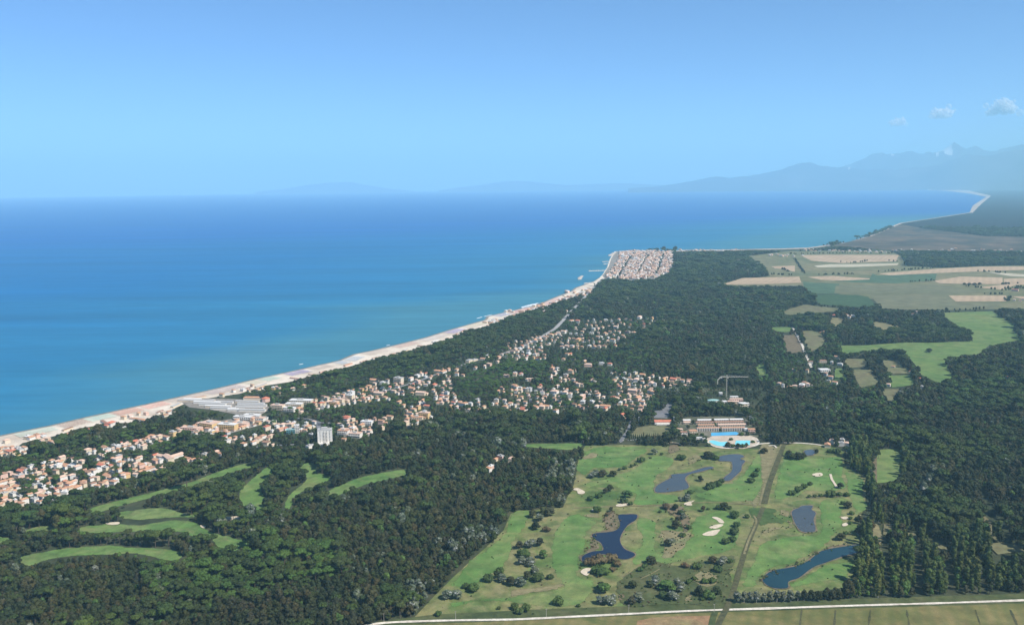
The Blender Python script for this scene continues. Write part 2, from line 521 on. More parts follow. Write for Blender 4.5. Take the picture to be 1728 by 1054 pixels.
M_METAL = plain('dull_metal', (0.45, 0.46, 0.47), 0.4, 0.1)

# ------------------------------------------------------------------ sheets of ground
CLEAR = []       # pixel polygons in which no wild tree stands: (polygon, how strictly)


def sheet(name, pix, mat, z, label, cat, soft=True, clear=True, wobble=0.0, step=None, kind='structure', group=None, n=4, inset=0.0):
    pts = smooth(pix, n) if soft else [np.array(p, float) for p in pix]
    w = [ground(p[0], p[1]) for p in pts]
    if wobble:
        w = [q + RNG.normal(0, wobble, 2) for q in w]
    if clear:
        CLEAR.append(np.array(pts))
    return sheet_world(name, w, mat, z, label, cat, step, kind, group, inset)


def sheet_world(name, w, mat, z, label, cat, step=None, kind='structure', group=None, inset=0.0):
    w = [np.asarray(q, float) for q in w]
    keep = [w[0]]
    for q in w[1:]:
        if np.hypot(*(q - keep[-1])) > 0.05:
            keep.append(q)
    if np.hypot(*(keep[0] - keep[-1])) < 0.05:
        keep.pop()
    w = keep
    n = len(w)
    vs = [Vector((q[0], q[1])) for q in w]
    if step:
        a = np.array(w)
        x0, y0 = a.min(0)
        x1, y1 = a.max(0)
        gx, gy = np.meshgrid(np.arange(x0 + step / 2, x1, step), np.arange(y0 + step / 2, y1, step))
        gx, gy = gx.ravel(), gy.ravel()
        k = inside(gx, gy, a)
        vs += [Vector((float(p), float(q))) for p, q in zip(gx[k], gy[k])]
    r = delaunay_2d_cdt(vs, [], [list(range(n))], 1, 1e-3)
    V = np.array([(q.x, q.y) for q in r[0]])
    zz_ = drop(V[:, 0], V[:, 1]) + z
    faces = []
    for f in r[2]:
        p, q, s = V[f[0]], V[f[1]], V[f[2]]
        cr = (q[0] - p[0]) * (s[1] - p[1]) - (q[1] - p[1]) * (s[0] - p[0])
        faces.append(tuple(f) if cr > 0 else tuple(reversed(f)))
    o = mesh_obj(name, np.column_stack([V, zz_]), faces, mat)
    if inset:
        a = np.array(w)
        best = np.full(len(V), 1e9)
        for i in range(n):
            p, e = a[i], a[(i + 1) % n] - a[i]
            t = np.clip(((V - p) @ e) / max(e @ e, 1e-9), 0, 1)
            best = np.minimum(best, np.hypot(*(V - (p + t[:, None] * e)).T))
        at = o.data.attributes.new('inset', 'FLOAT', 'POINT')
        at.data.foreach_set('value', np.clip(best / inset, 0, 1).astype(np.float32))
    return tag(o, label, cat, group, kind)


def ribbon(name, pix, width, mat, z, label, cat, clear=True, kind='structure', wob=0.0, n=5, soft=True):
    """a road or path of constant real width along a line of pixels"""
    P = [ground(*p) for p in pix]
    if soft and len(P) > 2:
        Q = []
        for i in range(len(P) - 1):
            a, b, c, d = P[max(i - 1, 0)], P[i], P[i + 1], P[min(i + 2, len(P) - 1)]
            for k in range(n):
                t = k / n
                Q.append(0.5 * ((2 * b) + (c - a) * t + (2 * a - 5 * b + 4 * c - d) * t * t + (-a + 3 * b - 3 * c + d) * t ** 3))
        Q.append(P[-1])
    else:
        Q = []
        for i in range(len(P) - 1):
            for k in range(n):
                Q.append(P[i] + (P[i + 1] - P[i]) * (k / n))
        Q.append(P[-1])
    V, F = [], []
    for i, q in enumerate(Q):
        t = Q[min(i + 1, len(Q) - 1)] - Q[max(i - 1, 0)]
        t = t / max(np.hypot(*t), 1e-6)
        nrm = np.array([-t[1], t[0]])
        ww = width / 2 * (1 + (RNG.normal(0, wob) if wob else 0))
        for s in (1, -1):
            e = q + nrm * s * ww
            V.append((e[0], e[1], z + float(drop(e[0], e[1]))))
        if i:
            F.append((2 * i - 2, 2 * i - 1, 2 * i + 1, 2 * i))
    o = mesh_obj(name, V, F, mat)
    tag(o, label, cat, None, kind)
    if clear:
        L = np.array(V)[0::2, :2]
        R = np.array(V)[1::2, :2]
        ring = np.concatenate([L, R[::-1]])
        u, v, _ = project(ring[:, 0], ring[:, 1], np.zeros(len(ring)))
        CLEAR.append(np.column_stack([u, v]))
    return o


# ------------------------------------------------------------------ sea, coast and land
coast = ([(-260, 790), (-120, 762)] + zz('Q', 0, 395, 250, 345, 470, 300) + zz('A', 380, 160, 620, 108) +
         zz('O', 400, 268, 740, 185, 1000, 130, 1400, 40) + zz('H', 180, 275, 330, 245, 500, 205, 760, 140, 870, 105, 1000, 65) +
         zz('N', 770, 345, 790, 318, 1000, 270, 1150, 235, 1280, 180, 1400, 135) +
         zz('L', 480, 450, 640, 395, 720, 340, 770, 270, 795, 190, 835, 130, 1000, 119, 1340, 122) +
         [(1170, 422), (1240, 421), (1318, 419.5), (1362, 418)] + zz('M', 0, 957, 200, 930, 350, 885, 450, 840, 540, 805, 790, 768, 1000, 735) +
         zz('M', 1020, 690, 1110, 632, 1000, 610, 830, 592) + [(1520, 319.5), (1440, 318.6)])
COAST_W = [ground(*p) for p in coast]
_a, _b = ground(*coast[2]), ground(1001, 475)
_d = (_b - _a) / np.hypot(*(_b - _a))
COAST_A = (float(_a[0]), float(_a[1]))
COAST_N = (float(-_d[1]), float(_d[0]))
COAST_ANG = math.atan2(_d[1], _d[0])

radii = np.concatenate([[0.0], np.geomspace(300, 7000, 18), np.arange(8000, 30000, 1000), np.arange(30000, 95001, 2500)])
NA = 144
V, F = [(0, 0, -0.8)], []
for i, r in enumerate(radii[1:]):
    for k in range(NA):
        a = 2 * math.pi * k / NA
        x, y = r * math.cos(a), r * math.sin(a)
        V.append((x, y, float(drop(x, y)) - 0.8))
    for k in range(NA):
        if i == 0:
            F.append((0, 1 + k, 1 + (k + 1) % NA))
        else:
            p, q = 1 + (i - 1) * NA, 1 + i * NA
            F.append((p + k, q + k, q + (k + 1) % NA, p + (k + 1) % NA))
tag(mesh_obj('sea', V, F, sea_material()), 'wide blue sea with a turquoise band along the beach', 'sea', kind='structure')

land_ring = list(COAST_W) + [np.array((-2000.0, 62000.0)), np.array((30000.0, 74000.0)), np.array((74000.0, 30000.0)), np.array((60000.0, -9000.0)),
                             np.array((9000.0, -9000.0)), np.array((-1400.0, -5000.0))]
sheet_world('ground', land_ring, M_FOREST_FLOOR, 0.0, 'flat coastal plain under the woods and fields', 'ground', step=1800.0)


def band(pts_px, w0, w1):
    """strip on the landward side of a coast line, between offsets w0 and w1"""
    P = [ground(*p) for p in pts_px]
    o0, o1 = [], []
    for i, q in enumerate(P):
        t = P[min(i + 1, len(P) - 1)] - P[max(i - 1, 0)]
        t = t / np.hypot(*t)
        nn = np.array([t[1], -t[0]])
        a0 = w0[i] if isinstance(w0, (list, tuple)) else w0
        a1 = w1[i] if isinstance(w1, (list, tuple)) else w1
        o0.append(q + nn * a0)
        o1.append(q + nn * a1)
    return o0 + o1[::-1]


# beach: water's edge and back edge as drawn in the photograph
near_coast = [c for c in coast if c[0] < 1003]
back = ([(1003, 481), (985, 494)] + zz('N', 1300, 205, 1200, 240, 1080, 280, 950, 312, 800, 385, 640, 415, 520, 475) +
        zz('H', 560, 262, 420, 288, 250, 335, 100, 370, 0, 392) + zz('O', 1200, 140, 1000, 195, 800, 225, 600, 290, 380, 320, 200, 350) +
        zz('Q', 1420, 190, 1200, 260, 1000, 262, 900, 280, 700, 310, 520, 370, 380, 400, 200, 440, 120, 500, 0, 540) + [(-120, 795), (-260, 830)])
back = [(p[0], p[1] + (3.5 if p[0] < 600 else 1.6)) for p in back]
bw = [ground(*p) for p in near_coast] + [ground(*p) for p in back]
sheet_world('beach', bw, M_BEACH, 0.15, 'long pale sand beach along the coast', 'beach', step=60.0)
CLEAR.append(np.array(near_coast + back))
wet = band(near_coast, -3.0, 7.0)
sheet_world('wet_sand', wet, M_WETSAND, 0.22, 'narrow dark strip of wet sand at the waterline', 'beach', step=60.0)
far_coast = [c for c in coast if c[0] > 1380]
sheet_world('far_beach', band(zz('M', 0, 957, 200, 930, 350, 885, 450, 840, 540, 805, 790, 768, 1000, 735), 0.0, [14, 22, 30, 34, 26, 20, 34]), M_FARSAND, 0.4,
            'thin pale beach along the far bay', 'beach', step=700.0)
sheet_world('far_beach', [ground(*p) for p in zz('M', 1000, 735, 1020, 690, 1110, 632, 1000, 610, 830, 592, 700, 586, 720, 578, 1000, 590, 1140, 625, 1060, 695, 1020, 738)],
            M_FARSAND, 0.8, 'wide pale beach at the end of the far bay', 'beach', step=1500.0)

sheet_world('far_beach', [ground(*p) for p in [(1130, 424), (1150, 421.8), (1170, 421.6), (1240, 420.8), (1318, 419.3), (1362, 417.8), (1400, 413.5), (1402, 414.6), (1362, 419.4), (1318, 420.8), (1240, 422.1), (1170, 423.2), (1150, 424)]],
            M_FARSAND, 0.35, 'pale beach strip right of the far town', 'beach', step=300.0)
CLEAR.append(np.array([(1130, 424), (1170, 421), (1240, 420), (1318, 418.5), (1362, 417), (1402, 413), (1402, 416.5), (1362, 421), (1318, 422.2), (1240, 423.6), (1150, 425.6)]))
tb = zz('L', 640, 398, 690, 365, 720, 335, 760, 272, 788, 190, 828, 128, 1000, 116, 1130, 118, 1120, 130, 1000, 128, 850, 145, 870, 190, 830, 265, 770, 345, 725, 378, 660, 425)
sheet_world('town_beach', [ground(*p) for p in tb], M_BEACH, 0.3, 'bright beach in front of the far town', 'beach', step=150.0)
CLEAR.append(np.array(tb))
# ---- far shore country
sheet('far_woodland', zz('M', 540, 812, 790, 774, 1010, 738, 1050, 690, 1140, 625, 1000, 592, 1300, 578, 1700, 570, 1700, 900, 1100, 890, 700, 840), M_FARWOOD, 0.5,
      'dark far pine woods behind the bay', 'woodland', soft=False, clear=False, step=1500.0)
sheet('far_heath', zz('M', 90, 955, 350, 893, 460, 848, 540, 814, 700, 842, 1100, 892, 1700, 902, 1700, 990, 500, 985), M_HEATH, 0.6,
      'brownish coastal heath beyond the farmland', 'heath', soft=False, clear=True, step=900.0)

N_SHORE = len(CLEAR)
# ---- farmland
sheet('farm_plain', [(1262, 432), (1330, 424), (1420, 423), (1500, 424), (1518, 430), (1530, 449), (1590, 452), (1660, 449), (1760, 447), (1760, 520), (1600, 523), (1500, 521), (1475, 505), (1420, 497),
                     (1370, 490), (1352, 482), (1225, 484), (1218, 478), (1262, 470), (1300, 466), (1285, 445)], M_PLAIN, 0.25,
      'khaki green farmland plain between the woods', 'farmland', soft=False, step=400.0)
FIELDS = [
    ('tan', zz('J', 235, 325, 380, 280, 560, 276, 765, 270, 780, 312, 560, 320), 'long tan ploughed strip at the edge of the pine wood'),
    ('tan', zz('J', 575, 200, 735, 195, 735, 238, 640, 216, 600, 214), 'small tan field behind the long ploughed strip'),
    ('tan', [(1350, 430.5), (1400, 430), (1517, 430.2), (1512, 441), (1467, 442), (1420, 444), (1370, 440)], 'broad tan field close to the river mouth'),
    ('pale', [(1374, 448.5), (1400, 446), (1448, 445.5), (1517, 444), (1514, 447.5), (1440, 450.5), (1380, 451)], 'pale mown strip near the river mouth'),
    ('tan', [(1363, 467.5), (1405, 465.5), (1476, 470.5), (1448, 473), (1420, 473.5), (1385, 472)], 'narrow pale tan strip amid green crops'),
    ('teal', zz('J', 790, 305, 1040, 320, 1040, 390, 850, 385, 800, 350), 'blue green crop field beside the long ploughed strip'),
    ('olive', zz('J', 530, 160, 640, 138, 720, 178, 540, 186), 'dull olive field by the pine wood near the sea'),
    ('teal', zz('K', 260, 250, 300, 262, 700, 250, 690, 295, 420, 318, 130, 310, 0, 300, 240, 290), 'green field below the tan strips'),
    ('tan', zz('K', 300, 250, 700, 217, 1000, 202, 1400, 200, 1400, 222, 1060, 232, 700, 246, 380, 262), 'long tan strip crossing the farmland'),
    ('tan', zz('K', 680, 300, 860, 270, 950, 272, 1150, 276, 1150, 322, 900, 320, 720, 316), 'tan field around a group of dark trees'),
    ('pale', zz('K', 1040, 238, 1400, 262, 1400, 274, 1200, 268), 'pale strip at the far edge of the farmland'),
    ('tan', zz('K', 1160, 285, 1400, 280, 1400, 325, 1240, 328, 1150, 360, 980, 345, 1160, 325), 'tan field behind the red roofed farm'),
    ('greygreen', zz('K', 10, 330, 700, 326, 1020, 376, 900, 392, 0, 386), 'wide grey green field of furrowed crop'),
    ('tan', zz('K', 780, 400, 1175, 400, 1175, 440, 830, 440), 'reddish tan field left of the farmyard'),
    ('tan', zz('K', 1210, 405, 1400, 408, 1400, 445, 1290, 425), 'tan field behind the white farm buildings'),
    ('greygreen', zz('K', 240, 396, 775, 396, 825, 444, 1150, 448, 1100, 488, 480, 497, 325, 488), 'grey green field above the dark copse'),
    ('darkcrop', zz('J', 860, 392, 1168, 397, 1240, 410, 1290, 470, 1150, 480, 900, 460), 'dark green crop patch next to the pine wood'),
    ('meadow', zz('K', 745, 518, 1080, 508, 1160, 560, 1240, 600, 1240, 660, 1290, 700, 1050, 747, 1000, 795, 950, 810, 780, 835, 780, 900, 810, 965, 750, 1000,
                  690, 990, 590, 940, 520, 840, 440, 768, 300, 775, 200, 785, 50, 800, 40, 742, 200, 742, 480, 722, 700, 722, 950, 712, 920, 650, 850, 610, 760, 552),
     'large bright meadow with one lone tree'),
    ('olive', zz('K', 75, 832, 225, 835, 232, 885, 110, 895, 70, 870), 'small olive paddock beside the hedge'),
    ('olive', zz('K', 100, 908, 268, 908, 318, 1000, 180, 1032, 140, 960), 'dry olive field with tree shadows across its edge'),
    ('olive', zz('K', 300, 842, 400, 835, 440, 850, 520, 932, 352, 940, 345, 880), 'olive paddock behind the tree avenue'),
    ('meadow', zz('K', 360, 948, 530, 946, 560, 1010, 480, 1020, 395, 1030), 'small bright green paddock at the end of the avenue'),
    ('meadow', zz('K', 5, 900, 60, 900, 72, 968, 0, 982), 'little green lawn beside the white sheds'),
    ('meadow', zz('T', 390, 188, 605, 186, 620, 225, 540, 235, 470, 228), 'square green clearing at the head of the white track'),
    ('brown', zz('T', 510, 265, 640, 262, 690, 340, 720, 430, 600, 440, 545, 410, 530, 330), 'brown dry paddock along the white track'),
    ('olive', zz('T', 700, 225, 850, 215, 930, 290, 960, 330, 880, 380, 790, 430, 740, 340), 'mixed olive paddock right of the white track'),
    ('meadow', zz('T', 260, 570, 330, 520, 355, 580, 375, 660, 290, 650), 'pale green glade in the dark wood'),
    ('olive', zz('J', 640, 512, 805, 462, 870, 472, 1040, 490, 1030, 510, 870, 520, 690, 535), 'grass strip between wood and dark crop'),
    ('khaki', zz('K', 262, 575, 340, 590, 470, 612, 400, 622, 330, 645, 275, 615), 'khaki clearing in the dark copse'),
    ('khaki', zz('T', 980, 90, 1110, 100, 1120, 140, 1020, 190, 990, 150), 'bare yard by the red roofed farmhouse'),
    ('meadow', zz('P', 375, 700, 510, 690, 532, 745, 540, 890, 500, 925, 400, 945, 335, 950, 325, 860, 340, 770), 'narrow fairway enclosed by tall poplars'),
    ('brown', zz('P', 318, 770, 350, 760, 352, 940, 322, 950), 'brown strip of bare earth beside the narrow fairway'),
    ('olive', zz('E', 475, 488, 540, 482, 545, 525, 520, 560, 470, 545), 'small clearing between the poplar rows'),
    ('olive', zz('E', 610, 535, 670, 540, 680, 575, 620, 570), 'tiny glade at the head of the poplar rows'),
    ('olive', zz('E', 1020, 420, 1080, 470, 1130, 540, 1110, 590, 1060, 520), 'sunlit gap between poplar blocks'),
    ('olive', zz('E', 1060, 600, 1140, 590, 1269, 610, 1269, 640, 1120, 660), 'grassy ride through the poplars'),
    ('olive', zz('E', 780, 590, 850, 620, 840, 650, 780, 620), 'sliver of grass between two poplar blocks'),
    ('olive', zz('P', 390, 250, 520, 250, 510, 330, 470, 350, 410, 330), 'brownish clearing below the bright paddock'),
]
FM = dict(tan=M_TAN, pale=M_PALE, teal=M_TEAL, olive=M_OLIVE, greygreen=M_GREYGREEN, darkcrop=M_DARKCROP, meadow=M_MEADOW, brown=M_BROWN_S, khaki=M_KHAKI_S)
for i, (k, poly, lab) in enumerate(FIELDS):
    sheet('field', poly, FM[k], 0.45 + 0.03 * i, lab, 'field', soft=False, step=250.0)

# ---- golf course
golf = [(987, 752), (1050, 750), (1120, 752), (1200, 754), (1290, 757), (1340, 748), (1400, 750), (1424, 762), (1426, 786), (1462, 806), (1460, 852), (1448, 882),
        (1450, 925), (1446, 965), (1430, 990), (1380, 997), (1300, 1010), (1236, 1020), (1200, 1026), (1060, 1030), (870, 1038), (738, 1044), (700, 1040), (735, 1003), (760, 978),
        (795, 945), (818, 925), (850, 894), (862, 866), (890, 861), (950, 856), (958, 836), (966, 826), (972, 800), (976, 775)]
sheet('golf_course', golf, M_ROUGH, 0.2, 'open golf course rough dotted with bushes', 'golf course', soft=False, step=60.0, clear=True)
sheet('road_verge', [(640, 1048), (735, 1036), (900, 1028), (1060, 1022), (1205, 1014), (1240, 1018), (1440, 1010), (1760, 1000), (1760, 1020), (1205, 1036), (860, 1050), (640, 1060)],
      M_VERGE, 0.26, 'dark weedy verge along the white road', 'verge', soft=False, step=60.0)
FAIRWAYS = [
    (zz('C', 480, 412, 610, 405, 590, 440, 560, 520, 500, 590, 490, 660, 440, 730, 330, 800, 240, 842, 110, 845, 60, 890, 130, 812, 230, 692, 330, 622, 430, 525),
     'long fairway running down beside the wood'),
    (zz('C', 760, 455, 870, 420, 960, 470, 985, 480, 930, 520, 910, 560, 920, 610, 880, 660, 880, 720, 870, 760, 900, 790, 960, 800, 950, 870, 900, 930, 820, 960, 700, 960,
        560, 950, 420, 930, 300, 930, 150, 960, 100, 930, 260, 905, 420, 890, 560, 880, 700, 850, 760, 830, 720, 770, 690, 720, 695, 640, 700, 560), 'broad fairway sweeping round the dark pond'),
    (zz('U', 60, 300, 260, 90, 560, 84, 850, 90, 880, 150, 760, 220, 640, 310, 480, 330, 300, 330, 200, 420, 100, 380), 'pale practice fairway at the top corner'),
    (zz('U', 130, 500, 430, 430, 700, 330, 900, 200, 1100, 190, 1190, 240, 1140, 330, 1000, 420, 980, 580, 1100, 610, 1190, 610, 1250, 700, 1000, 740, 700, 740, 720, 620, 560, 560, 380, 500,
        260, 560), 'wide fairway between the hedge and the grey pond'),
    (zz('D', 85, 440, 200, 470, 200, 560, 200, 640, 280, 640, 320, 590, 380, 560, 380, 500, 420, 440, 560, 400, 640, 430, 690, 460, 680, 520, 660, 600, 620, 640, 540, 660, 420, 680, 260, 720,
        160, 700, 60, 730, 50, 660, 100, 560, 70, 500), 'fairway with three sand bunkers'),
    (zz('D', 540, 260, 600, 245, 670, 200, 720, 130, 760, 90, 870, 60, 840, 170, 800, 300, 780, 350, 640, 360, 480, 350, 400, 320, 440, 300), 'fairway between the forked pond and the track'),
    (zz('D', 930, 60, 1090, 110, 1240, 100, 1260, 200, 1276, 260, 1260, 290, 1180, 300, 1060, 300, 1000, 330, 860, 350, 850, 300, 890, 160), 'fairway with a tree island right of the track'),
    (zz('D', 1110, 350, 1276, 340, 1260, 420, 1250, 500, 1200, 560, 1180, 600, 1100, 640, 1000, 700, 860, 740, 780, 790, 790, 830, 720, 850, 660, 840, 720, 700, 770, 600, 880, 560, 1000, 545,
        1110, 535, 1110, 440), 'long fairway round the square grey pond'),
    (zz('E', 250, 190, 370, 230, 370, 330, 400, 390, 340, 450, 300, 560, 270, 590, 280, 500, 300, 400, 260, 300), 'narrow fairway along the poplar edge'),
    (zz('D', 950, 815, 1010, 790, 1070, 745, 1130, 715, 1276, 690, 1340, 660, 1330, 720, 1276, 790, 1130, 820, 960, 850), 'green apron below the teal pond'),
]
for i, (poly, lab) in enumerate(FAIRWAYS):
    sheet('fairway', poly, M_FAIRWAY if i != 2 else M_FAIRWAY_OLD, 0.32 + 0.02 * i, lab, 'fairway', wobble=1.0, step=5.0, inset=10.0)
OLD = [
    (zz('A', 385, 565, 420, 545, 560, 510, 700, 475, 830, 440, 930, 400, 1060, 362, 1092, 370, 1000, 398, 900, 432, 760, 478, 700, 492, 590, 522, 480, 552, 400, 574), 'long thin fairway below the villas'),
    (zz('B', 165, 370, 120, 385, 75, 420, 20, 470, 8, 500, 30, 545, 110, 560, 132, 530, 105, 480, 112, 440, 160, 392), 'bright tongue shaped fairway in the wood'),
    (zz('B', 262, 368, 335, 363, 345, 400, 395, 415, 397, 437, 350, 452, 300, 472, 250, 502, 230, 552, 205, 547, 220, 502, 260, 467, 290, 440, 296, 415), 'bright hooked fairway in the wood'),
    (zz('B', 385, 485, 470, 445, 550, 418, 640, 400, 730, 388, 740, 402, 650, 427, 560, 448, 490, 472, 420, 500), 'thin slanting fairway deep in the wood'),
    (zz('A', 510, 575, 560, 565, 670, 555, 735, 560, 800, 580, 870, 585, 730, 592, 640, 597, 600, 602, 520, 592), 'small fairway strip between two lines of trees'),
    (zz('A', 470, 620, 600, 628, 750, 605, 850, 620, 900, 655, 1000, 680, 1072, 705, 1000, 735, 930, 712, 890, 662, 830, 672, 760, 652, 690, 657, 600, 652, 360, 657, 350, 635, 420, 630),
     'curving fairway in the middle of the left wood'),
    (zz('A', 80, 765, 180, 745, 260, 730, 330, 722, 480, 715, 560, 725, 640, 725, 770, 740, 772, 770, 720, 777, 640, 757, 560, 747, 440, 752, 300, 757, 190, 777, 110, 802), 'lowest long fairway in the left wood'),
    (zz('A', -40, 670, 0, 678, 62, 686, 0, 702, -40, 705), 'fairway stub at the picture edge'),
    (zz('A', 100, 655, 180, 632, 258, 637, 200, 648), 'thin grass streak in the left wood'),
    (zz('B', 0, 690, 55, 695, 20, 712, -30, 708), 'small pale glade in the pine wood'),
    (zz('C', 520, 32, 880, 25, 880, 40, 860, 60, 760, 62, 530, 44), 'grass strip behind the wood by the white fence'),
]
def grow(poly, d):
    a = np.array(smooth(poly, 2))
    t = np.roll(a, -1, 0) - np.roll(a, 1, 0)
    t = t / np.maximum(np.hypot(*t.T), 1e-6)[:, None]
    ar = np.sum(a[:, 0] * np.roll(a[:, 1], -1) - np.roll(a[:, 0], -1) * a[:, 1])
    return [tuple(q) for q in a + np.column_stack([t[:, 1], -t[:, 0]]) * (d if ar > 0 else -d)]


for i, (poly, lab) in enumerate(OLD):
    poly = grow(poly, 0.0 if i == 10 else 1.3)
    sheet('fairway', poly, M_FAIRWAY if i in (1, 2) else M_FAIRWAY_OLD, 0.32 + 0.02 * i, lab, 'fairway', wobble=0.5, step=5.0, inset=3.0, n=2)

PATCHES = [
    ('khaki', zz('U', 140, 200, 250, 150, 330, 170, 320, 210, 160, 240), 'bare khaki patch on the practice fairway'),
    ('brown', zz('U', 360, 870, 480, 780, 560, 850, 585, 950, 520, 1040, 300, 1060, 260, 1040, 380, 1000), 'brown reedy bank above the dark pond'),
    ('khaki', zz('U', 130, 850, 250, 825, 370, 840, 350, 890, 180, 880), 'dry khaki patch above the dark pond'),
    ('brown', zz('W', 600, 120, 660, 90, 700, 170, 705, 215, 560, 265, 545, 380, 520, 330, 540, 240, 590, 200), 'brown reedy bank left of the dark pond'),
    ('khaki', zz('W', 1130, 80, 1230, 60, 1400, 90, 1360, 190, 1260, 280, 1150, 280, 1170, 180), 'dry khaki ground among grey bushes'),
    ('khaki', zz('W', 0, 520, 200, 500, 420, 470, 450, 500, 260, 545, 100, 570, 0, 590), 'dry grass streak below the bush thicket'),
    ('brown', zz('U', 1020, 740, 1250, 740, 1340, 850, 1380, 1000, 1260, 1050, 1180, 900, 1050, 800), 'brownish scrub below the forked pond'),
    ('khaki', zz('V', 560, 40, 720, 80, 760, 90, 640, 400, 560, 640, 470, 630, 560, 420), 'dry track margin left of the ditch'),
    ('sedge', zz('V', 450, 645, 740, 655, 730, 730, 820, 770, 800, 815, 700, 800, 560, 830, 520, 770, 470, 740), 'dark green marshy rectangle beside the grey pond'),
    ('khaki', zz('V', 730, 670, 860, 680, 870, 790, 960, 880, 1080, 880, 980, 905, 860, 850, 700, 870, 560, 930, 540, 900, 640, 830, 810, 810), 'dry khaki margin of the square grey pond'),
    ('brown', zz('D', 770, 800, 800, 770, 850, 735, 1000, 700, 1130, 618, 1300, 590, 1320, 605, 1130, 645, 1060, 700, 980, 735, 800, 800, 790, 820), 'brown reed fringe of the teal pond'),
    ('verge', zz('W', 840, 430, 1060, 300, 1300, 330, 1480, 290, 1728, 260, 1728, 400, 1690, 640, 1300, 650, 900, 660, 820, 600, 800, 500), 'weedy scrub ground above the white road'),
    ('brown', zz('W', 820, 560, 900, 540, 900, 600, 830, 620), 'brown bare patch in the scrub'),
    ('khaki', zz('W', 1330, 570, 1420, 550, 1420, 620, 1340, 640), 'tan bare patch in the scrub'),
    ('khaki', zz('W', 1380, 430, 1500, 370, 1620, 420, 1600, 490, 1480, 510), 'yellowish dry patch among low bushes'),
    ('brown', zz('U', 1100, 80, 1190, 60, 1260, 110, 1180, 170, 1090, 170), 'brown bare mound near the resort'),
    ('khaki', zz('U', 1310, 210, 1470, 170, 1480, 240, 1340, 300), 'dry brown bank above the forked pond'),
    ('khaki', zz('E', 400, 480, 470, 500, 480, 640, 440, 640, 400, 560), 'yellowish grass by the first poplar row'),
]
PM = dict(khaki=M_KHAKI, brown=M_BROWN, sedge=M_SEDGE, verge=M_VERGE2)
for i, (k, poly, lab) in enumerate(PATCHES):
    sheet('grass_patch', poly, PM[k], 0.60 + 0.015 * i, lab, 'grass', wobble=1.2, step=4.0, inset=9.0)

PONDS = [
    (zz('C', 1085, 436, 1140, 430, 1190, 432, 1185, 460, 1140, 490, 1105, 540, 1095, 580, 1120, 625, 1175, 650, 1170, 670, 1110, 685, 1000, 655, 900, 700, 880, 690, 885, 665, 940, 640, 1000, 632,
        985, 590, 950, 570, 945, 540, 1060, 525, 1095, 490), M_POND_DARK, 'dark blue dog-leg pond on the golf course'),
    (zz('U', 960, 560, 1000, 510, 1130, 440, 1150, 400, 1300, 385, 1420, 350, 1500, 325, 1581, 315, 1600, 330, 1480, 365, 1340, 400, 1290, 450, 1330, 520, 1310, 560, 1150, 590, 980, 600),
     M_POND_GREY, 'grey blue pond with a long thin arm'),
    (zz('V', 190, 170, 290, 150, 380, 150, 420, 170, 380, 190, 430, 210, 400, 250, 390, 300, 340, 350, 290, 390, 240, 395, 230, 370, 300, 310, 310, 250, 290, 215, 190, 210), M_POND_GREY,
     'grey blue hooked pond near the swimming pools'),
    (zz('V', 865, 690, 930, 650, 970, 630, 1060, 630, 1050, 665, 1090, 700, 1070, 760, 1088, 850, 1060, 875, 960, 870, 900, 800), M_POND_GREY, 'square grey pond right of the ditch'),
    (zz('D', 800, 790, 850, 750, 980, 725, 1060, 690, 1130, 637, 1262, 612, 1342, 606, 1330, 645, 1250, 668, 1150, 705, 1100, 722, 1060, 745, 1000, 790, 942, 812, 935, 848, 850, 846, 802, 815),
     M_POND_TEAL, 'long teal pond in the lower golf course'),
    (zz('V', 985, 115, 1060, 105, 1085, 125, 1060, 155, 1000, 155), M_POND_GREY, 'tiny grey pond behind the round tree clump'),
]
for i, (poly, mat, lab) in enumerate(PONDS):
    w = smooth(poly, 4)
    c = np.mean(np.array(w), 0)
    sheet('pond', poly, mat, 0.95 + 0.01 * i, lab, 'pond')
    wr = np.array([ground(*q) for q in smooth(poly, 4)])
    tg = np.roll(wr, -1, 0) - np.roll(wr, 1, 0)
    tg = tg / np.maximum(np.hypot(*tg.T), 1e-6)[:, None]
    ar = 0.5 * np.sum(wr[:, 0] * np.roll(wr[:, 1], -1) - np.roll(wr[:, 0], -1) * wr[:, 1])
    out = np.column_stack([tg[:, 1], -tg[:, 0]]) * (1 if ar > 0 else -1)
    sheet_world('pond_bank', wr + out * RNG.uniform(1.5, 5.0, (len(wr), 1)), M_BROWN, 0.88 + 0.01 * i, 'reedy brown bank of the ' + lab, 'bank', step=3.0, inset=2.2)

